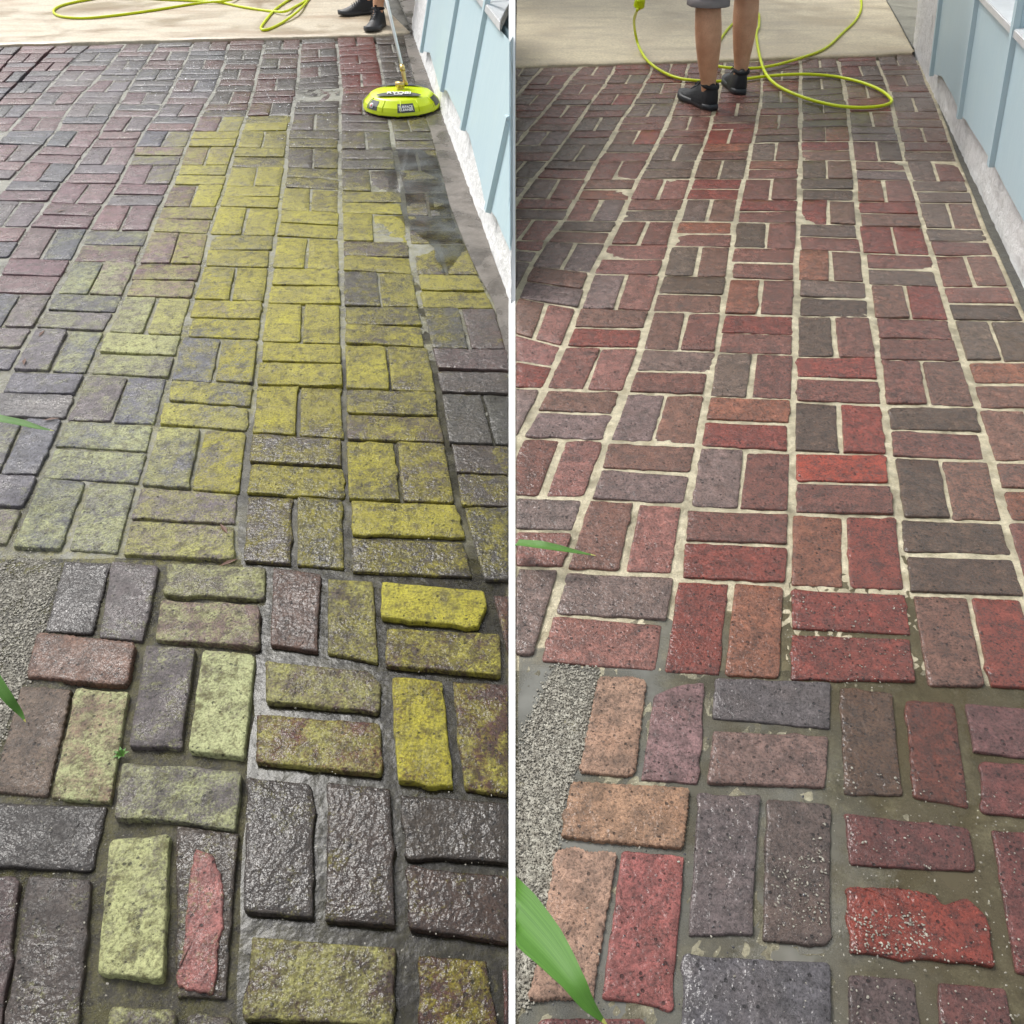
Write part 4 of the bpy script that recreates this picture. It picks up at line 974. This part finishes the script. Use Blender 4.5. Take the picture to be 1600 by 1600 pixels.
def body(parent, hipL, hipR, kneeL, kneeR, ankL, ankR, toeL, toeR, facing, shorts_hem):
    hc = (hipL+hipR)/2; f = facing; rt = Vector((f.y, -f.x, 0))
    chest = hc+Vector((0, 0, .42))+f*.02; neck = chest+Vector((0, 0, .17)); head0 = neck+Vector((0, 0, .08))+f*.02; head1 = head0+Vector((0, 0, .13))
    V, E, Rd = [], [], []
    def a(p, r, link_=None):
        V.append(p); Rd.append(r); 
        if link_ is not None: E.append((link_, len(V)-1))
        return len(V)-1
    p0 = a(hc, (.15, .11)); p1 = a(hc.lerp(chest, .5), (.14, .10), p0); p2 = a(chest, (.17, .11), p1); p3 = a(neck, (.06, .06), p2); p4 = a(head0, (.075, .085), p3); p5 = a(head1, (.075, .09), p4)
    for hp, kn, an, to, sg in ((hipL, kneeL, ankL, toeL, -1), (hipR, kneeR, ankR, toeR, 1)):
        h = a(hp-Vector((0, 0, .06)), (.088, .09), p0); m_ = a((hp-Vector((0, 0, .06))).lerp(kn, .5), (.076, .078), h); k = a(kn, (.060, .062), m_)
        c1 = a(kn.lerp(an, .28)-f*.012, (.068, .072), k); c2 = a(kn.lerp(an, .6)-f*.006, (.054, .057), c1); c3 = a(kn.lerp(an, .86), (.038, .040), c2)
        c4 = a(an, (.035, .037), c3); a(an.lerp(to, .5)-Vector((0, 0, .012)), (.03, .03), c4)
    for sg in (-1, 1):
        s = a(chest+rt*sg*.20+Vector((0, 0, .06)), (.06, .06), p2); e = a(chest+rt*sg*.25+Vector((0, 0, -.22))+f*.03, (.042, .042), s); w_ = a(hc+rt*sg*.22+f*.24+Vector((0, 0, .06)), (.028, .028), e); hd = a(hc+rt*sg*.17+f*.31+Vector((0, 0, .05)), (.022, .038), w_)
        for q_ in range(5):
            a1 = a(V[hd]+f*.045+rt*(.016*(q_-2))+Vector((0, 0, -.01-.01*(q_ == 0))), (.009, .009), hd); a(V[a1]+f*.025+Vector((0, 0, -.025)), (.008, .008), a1)
    me = bpy.data.meshes.new('body'); me.from_pydata([tuple(v) for v in V], E, []); o = bpy.data.objects.new('body', me); col.objects.link(o); o.parent = parent
    me.materials.append(M_SKIN)
    md = o.modifiers.new('skin', 'SKIN'); sk = me.skin_vertices[0].data
    for i, r in enumerate(Rd): sk[i].radius = r
    sk[0].use_root = True; md.use_smooth_shade = True
    s2 = o.modifiers.new('sub', 'SUBSURF'); s2.levels = s2.render_levels = 2
    # shorts: two legs and seat, one mesh
    Vs, Fs = [], []
    for hp, kn, hem in ((hipL, kneeL, shorts_hem[0]), (hipR, kneeR, shorts_hem[1])):
        d = (kn-hp); tt = [(-.12, .125), (.15, .115), (.45, .108), (.8, .100), (hem-.06, .099), (hem, .101), (hem+.004, .098), (hem-.03, .090)]
        b = len(Vs); n = 22
        for t, r in tt:
            cpt = hp+d*t
            for k in range(n):
                a_ = 2*math.pi*k/n; rr = r*(1+.04*math.sin(a_*3+t*9)+.025*math.sin(a_*7)); Vs.append(cpt+Vector((math.cos(a_)*rr, math.sin(a_)*rr*1.05, 0)))
        for i in range(len(tt)-1):
            for k in range(n): Fs.append((b+i*n+k, b+i*n+(k+1) % n, b+(i+1)*n+(k+1) % n, b+(i+1)*n+k))
    o2 = link('shorts', Vs, Fs, M_SHORT, parent)
    for hp, kn, hem in ((hipL, kneeL, shorts_hem[0]), (hipR, kneeR, shorts_hem[1])):
        cpt = hp+(kn-hp)*(hem-.075); pts = [cpt+Vector((math.cos(t)*.1015, math.sin(t)*.1065, 0)) for t in [2*math.pi*k/24 for k in range(25)]]
        V, Fc = tube_data(pts, .0018, 6); link('hem_stitching', V, Fc, M_SHORT, o2)
    V = []; n = 24; Fc = []
    for t, rx, ry in ((-.04, .19, .14), (.2, .18, .135), (.5, .20, .14), (.6, .17, .12), (.66, .08, .08)):
        for k in range(n): a_ = 2*math.pi*k/n; V.append(hc+Vector((0, 0, t))+rt*math.cos(a_)*rx+f*math.sin(a_)*ry)
    for i in range(4):
        for k in range(n): Fc.append((i*n+k, i*n+(k+1) % n, (i+1)*n+(k+1) % n, (i+1)*n+k))
    link('shirt', V, Fc, M_SHIRT, parent)
    bm = bmesh.new(); bmesh.ops.create_icosphere(bm, subdivisions=3, radius=.105); 
    for v in list(bm.verts):
        if v.co.z < -.02 and v.co.dot(f) > -.02: pass
    o3 = bmo('hair', bm, M_HAIR, parent, True); o3.location = head1+Vector((0, 0, .035))-f*.02
def person(name, lab, fa, fb, axA, axB, kA, kB, hipc, facing, toeA, toeB, hem):
    root = thing(name, lab, 'person', (0, 0, 0))
    f = Vector(facing).normalized(); rt = Vector((f.y, -f.x, 0))
    hl, hr = hipc-rt*.09, hipc+rt*.09
    body(root, hl, hr, kA, kB, axA, axB, toeA, toeB, f, hem)
    return root
# right-hand person, seen from behind, legs and shorts in frame
fA, fB = G(1104, 172), G(1152, 148)
ankA = V_(1107, 146, fA.y+.04); ankB = V_(1157, 118, fB.y+.05)
kA = V_(1106, 20, fA.y+.06); kB = V_(1166, 4, fB.y+.10)
kA2 = kA+(kA-ankA).normalized()*.03; kB2 = kB+(kB-ankB).normalized()*.05
print('ankles', ankA, ankB, 'knees', kA2, kB2)
hipc = (kA2+kB2)/2+Vector((-.02, .05, .44))
yawA, yawB = R(112), R(90)
def toe(an, yaw): return an+Vector((math.cos(yaw)*.16, math.sin(yaw)*.16, -an.z+.03))
pr_ = person('person', 'person from behind in grey shorts and black trainers on the washed bricks', fA, fB, ankA, ankB, kA2, kB2, hipc, (0, 1, 0), toe(ankA, yawA), toe(ankB, yawB), (.99, .97))
def put_shoe(pr, an, yaw, lift=0):
    d = Vector((math.cos(yaw), math.sin(yaw), 0)); o_ = Vector((an.x, an.y, 0))-d*.055+Vector((0, 0, .001)); shoe(pr, o_, yaw, heel_lift=lift)
put_shoe(pr_, ankA, yawA); put_shoe(pr_, ankB, yawB)
# left-hand person, only shoes and ankles in frame
fC, fD = G(592, 50, .012), G(580, 22, .012)
aC = Vector((G(592, 42, .012).x, G(592, 42, .012).y, .10)); aC = V_(591, 18, G(588, 44).y); aC.z = .10
aD = V_(577, 0, G(572, 24).y); aD.z = .10
print('aC', aC, px(aC), 'aD', aD, px(aD))
kC = aC+Vector((.05, .03, .42)); kD = aD+Vector((.03, .03, .42))
yC, yD = R(-100), R(-152)
pl_ = person('person', 'person in black laced trainers at the edge of the tan slab holding the lance', fC, fD, aC, aD, kC, kD, (kC+kD)/2+Vector((.04, .02, .44)), (-.5, -.86, 0), toe(aC, yC), toe(aD, yD), (.86, .86))
def put2(an, yaw, z0):
    d = Vector((math.cos(yaw), math.sin(yaw), 0)); o_ = Vector((an.x, an.y, 0))-d*.055+Vector((0, 0, z0)); shoe(pl_, o_, yaw)
put2(aC, yC, .0135); put2(aD, yD, .0135)
# ------------------------------------------------------------------ leaves reaching in at the edges
def blade(name, lab, pts, wd, curl=.25):
    """pts: centre line points in space; wd: half widths"""
    P_ = catmull(pts, 8); n = len(P_); V, Fc, UV = [], [], []
    for i, p in enumerate(P_):
        t = (P_[min(i+1, n-1)]-P_[max(i-1, 0)]).normalized(); k = i/(n-1)*(len(wd)-1); a = int(min(k, len(wd)-2)); w_ = wd[a]+(wd[a+1]-wd[a])*(k-a)
        s = t.cross(Vector((0, 0, 1)) if abs(t.z) < .9 else Vector((1, 0, 0))).normalized(); u = s.cross(t)
        for j in (-1, -.5, 0, .5, 1): V.append(p+s*w_*j+u*w_*curl*(abs(j)-.5)); UV.append(((j+1)/2, i/(n-1)))
    b = len(V)
    for v in list(V): V.append(v-Vector((0, 0, .0004)))
    for i in range(n-1):
        for j in range(4):
            q0 = i*5+j; Fc.append((q0, q0+1, q0+6, q0+5)); Fc.append((b+q0+5, b+q0+6, b+q0+1, b+q0))
    if px(P_[-1])[0] > 800:
        for v in V: v.x = max(v.x, .0046)
    o = link(name, V, Fc, M_LEAF); uvl = o.data.uv_layers.new(name='UVMap')
    for lp in o.data.loops: uvl.data[lp.index].uv = UV[lp.vertex_index % b]
    o.data.materials.append(M_TIP)
    for f in o.data.polygons:
        if (max(f.vertices) % b)//5 >= n-2: f.material_index = 1
    tag(o, lab, 'leaf', 'green blades reaching over the paving'); return o
def L3(x, y, z): return G(x, y, z)
blade('grass_blade', 'thin green blade at the left edge above the mossy bricks', [L3(-60, 636, .16), L3(-10, 652, .16), L3(30, 660, .15), L3(60, 668, .14), L3(84, 673, .13)], [.014, .012, .0105, .006, .0004])
blade('grass_blade', 'short green blade dipping at the left edge over the gravel', [L3(-40, 1010, .22), L3(-12, 1055, .2), L3(12, 1090, .18), L3(30, 1112, .16), L3(40, 1128, .15)], [.010, .0085, .007, .004, .0004])
blade('grass_blade', 'thin green blade springing from the white divider', [L3(807, 848, .03), L3(840, 851, .05), L3(870, 856, .05), L3(900, 862, .045), L3(931, 868, .04)], [.0105, .0115, .009, .005, .0004])
blade('grass_blade', 'broad green leaf leaning out from the divider at the bottom', [L3(770, 1395, .10), L3(806, 1428, .12), L3(850, 1475, .14), L3(893, 1530, .15), L3(918, 1568, .14), L3(949, 1602, .12)], [.034, .032, .025, .014, .0085, .0006], .35)
V, Fc = [], []
g = G(191, 1181, -.004)
for k in range(7):
    a = k*.9+.2; d = Vector((math.cos(a), math.sin(a), 0)); n_ = Vector((-d.y, d.x, 0)); L_ = random.uniform(.009, .015); b = len(V)
    V += [g, g+d*L_*.5+n_*.0024+Vector((0, 0, .007)), g+d*L_+Vector((0, 0, .008)), g+d*L_*.5-n_*.0024+Vector((0, 0, .007))]; Fc.append((b, b+1, b+2, b+3))
tag(link('weed', V, Fc, M_LEAF, smooth=False), 'tiny green weed sprouting from a joint among the near mossy bricks', 'weed')
# dead leaf scraps
V, Fc = [], []
for (x, y) in [(350,826),(357,879),(290,402),(65,521),(80,655),(38,565),(30,235),(95,330)]:
    g = G(x, y, .004); a = random.random()*6; b = len(V)
    for q_ in ((-.02, 0), (0, .005), (.02, .001), (0, -.005)): V.append((g.x+q_[0]*math.cos(a)-q_[1]*math.sin(a), g.y+q_[0]*math.sin(a)+q_[1]*math.cos(a), .004+abs(q_[1])*.4))
    Fc.append((b, b+1, b+2, b+3))
o = link('leaf_scraps', V, Fc, simple('dry_leaf', (.10, .045, .025), .6), smooth=False); tag(o, 'small reddish dry leaf scraps on the mossy bricks', kind='stuff')

# ------------------------------------------------------------------ unseen trees and hedge, added to darken wet brick reflections
def leaves_mat():
    m, N, L, B = newmat('tree_leaves'); q = NB(N, L); P = q.pos()
    L.new(q.mix(q.noise(P, 3, 5, .7), (.05, .08, .03), (.11, .16, .05)), B.inputs['Base Color']); B.inputs['Roughness'].default_value = .6; return m
M_LV = leaves_mat(); M_BARK = simple('bark', (.09, .07, .05), .9, 0, (12, .02), .5)
def unseen_tree(x, y, h, rx, lab, n=8200):
    root = thing('unseen_tree', lab, 'unseen_tree', (x, y, -.05), 'unseen trees added for reflections')
    pts = [Vector((0, 0, 0)), Vector((.1, .05, h*.25)), Vector((-.05, .1, h*.5)), Vector((.1, 0, h*.85))]
    V, Fc = tube_data(catmull(pts, 5), [.26-.011*i for i in range(16)], 12); link('trunk', V, Fc, M_BARK, root)
    for k in range(7):
        a = k*2.4; z = h*(.3+.07*k); e = Vector((math.cos(a)*rx*.6, math.sin(a)*rx*.6, z+h*.16)); V, Fc = tube_data([Vector((0, .05, z)), e*.5+Vector((0, 0, z*.45)), e], [.09, .06, .02], 7); link('limb', V, Fc, M_BARK, root)
    cl = [(Vector((random.uniform(-rx, rx)*.75, random.uniform(-rx, rx)*.6, h*random.uniform(.16, .95))), random.uniform(.5, 1)*rx*.55) for _ in range(22)]
    V, Fc = [], []
    for i in range(n):
        c, r = random.choice(cl); d = Vector((random.gauss(0, 1), random.gauss(0, 1), random.gauss(0, 1))).normalized()*r*random.uniform(.5, 1.05)
        p = c+d; u = Vector((random.gauss(0, 1), random.gauss(0, 1), random.gauss(0, 1))).normalized(); v = u.orthogonal().normalized(); sz = random.uniform(.10, .24); b = len(V)
        V += [p-u*sz, p+v*sz*.5, p+u*sz, p-v*sz*.5]; Fc.append((b, b+1, b+2, b+3))
    link('crown', V, Fc, M_LV, root, smooth=False)
unseen_tree(-.5, 9.2, 9.5, 1.4, 'tall dark tree added to darken reflections, behind the left wall')
unseen_tree(4.2, 7.9, 13, 2.2, 'tall dark tree added to darken reflections, behind the right wall')
unseen_tree(8.2, 8.5, 10, 2.4, 'tall dark tree added to darken reflections right of the blue wall')
V, Fc = [], []; nx, ny = 160, 24  # out-of-view hedge, added so far bricks reflect something dark
for j in range(ny+1):
    for i in range(nx+1):
        x = -13+26*i/nx; h = 2.6*j/ny; k = noise.noise(Vector((x*.8, h*.8, 3)))*.7+noise.noise(Vector((x*3, h*3, 1)))*.35+random.uniform(-.09, .09)
        V.append((x, 12.5+k+(j/ny)**3*1.2, h*(1+.12*noise.noise(Vector((x*.5, 0, 7))))-.09))
Fc = [(j*(nx+1)+i, j*(nx+1)+i+1, (j+1)*(nx+1)+i+1, (j+1)*(nx+1)+i) for j in range(ny) for i in range(nx)]
tag(link('unseen_hedge', V, Fc, M_LV, smooth=False), 'dark green hedge added beyond the slabs to darken reflections', kind='stuff')
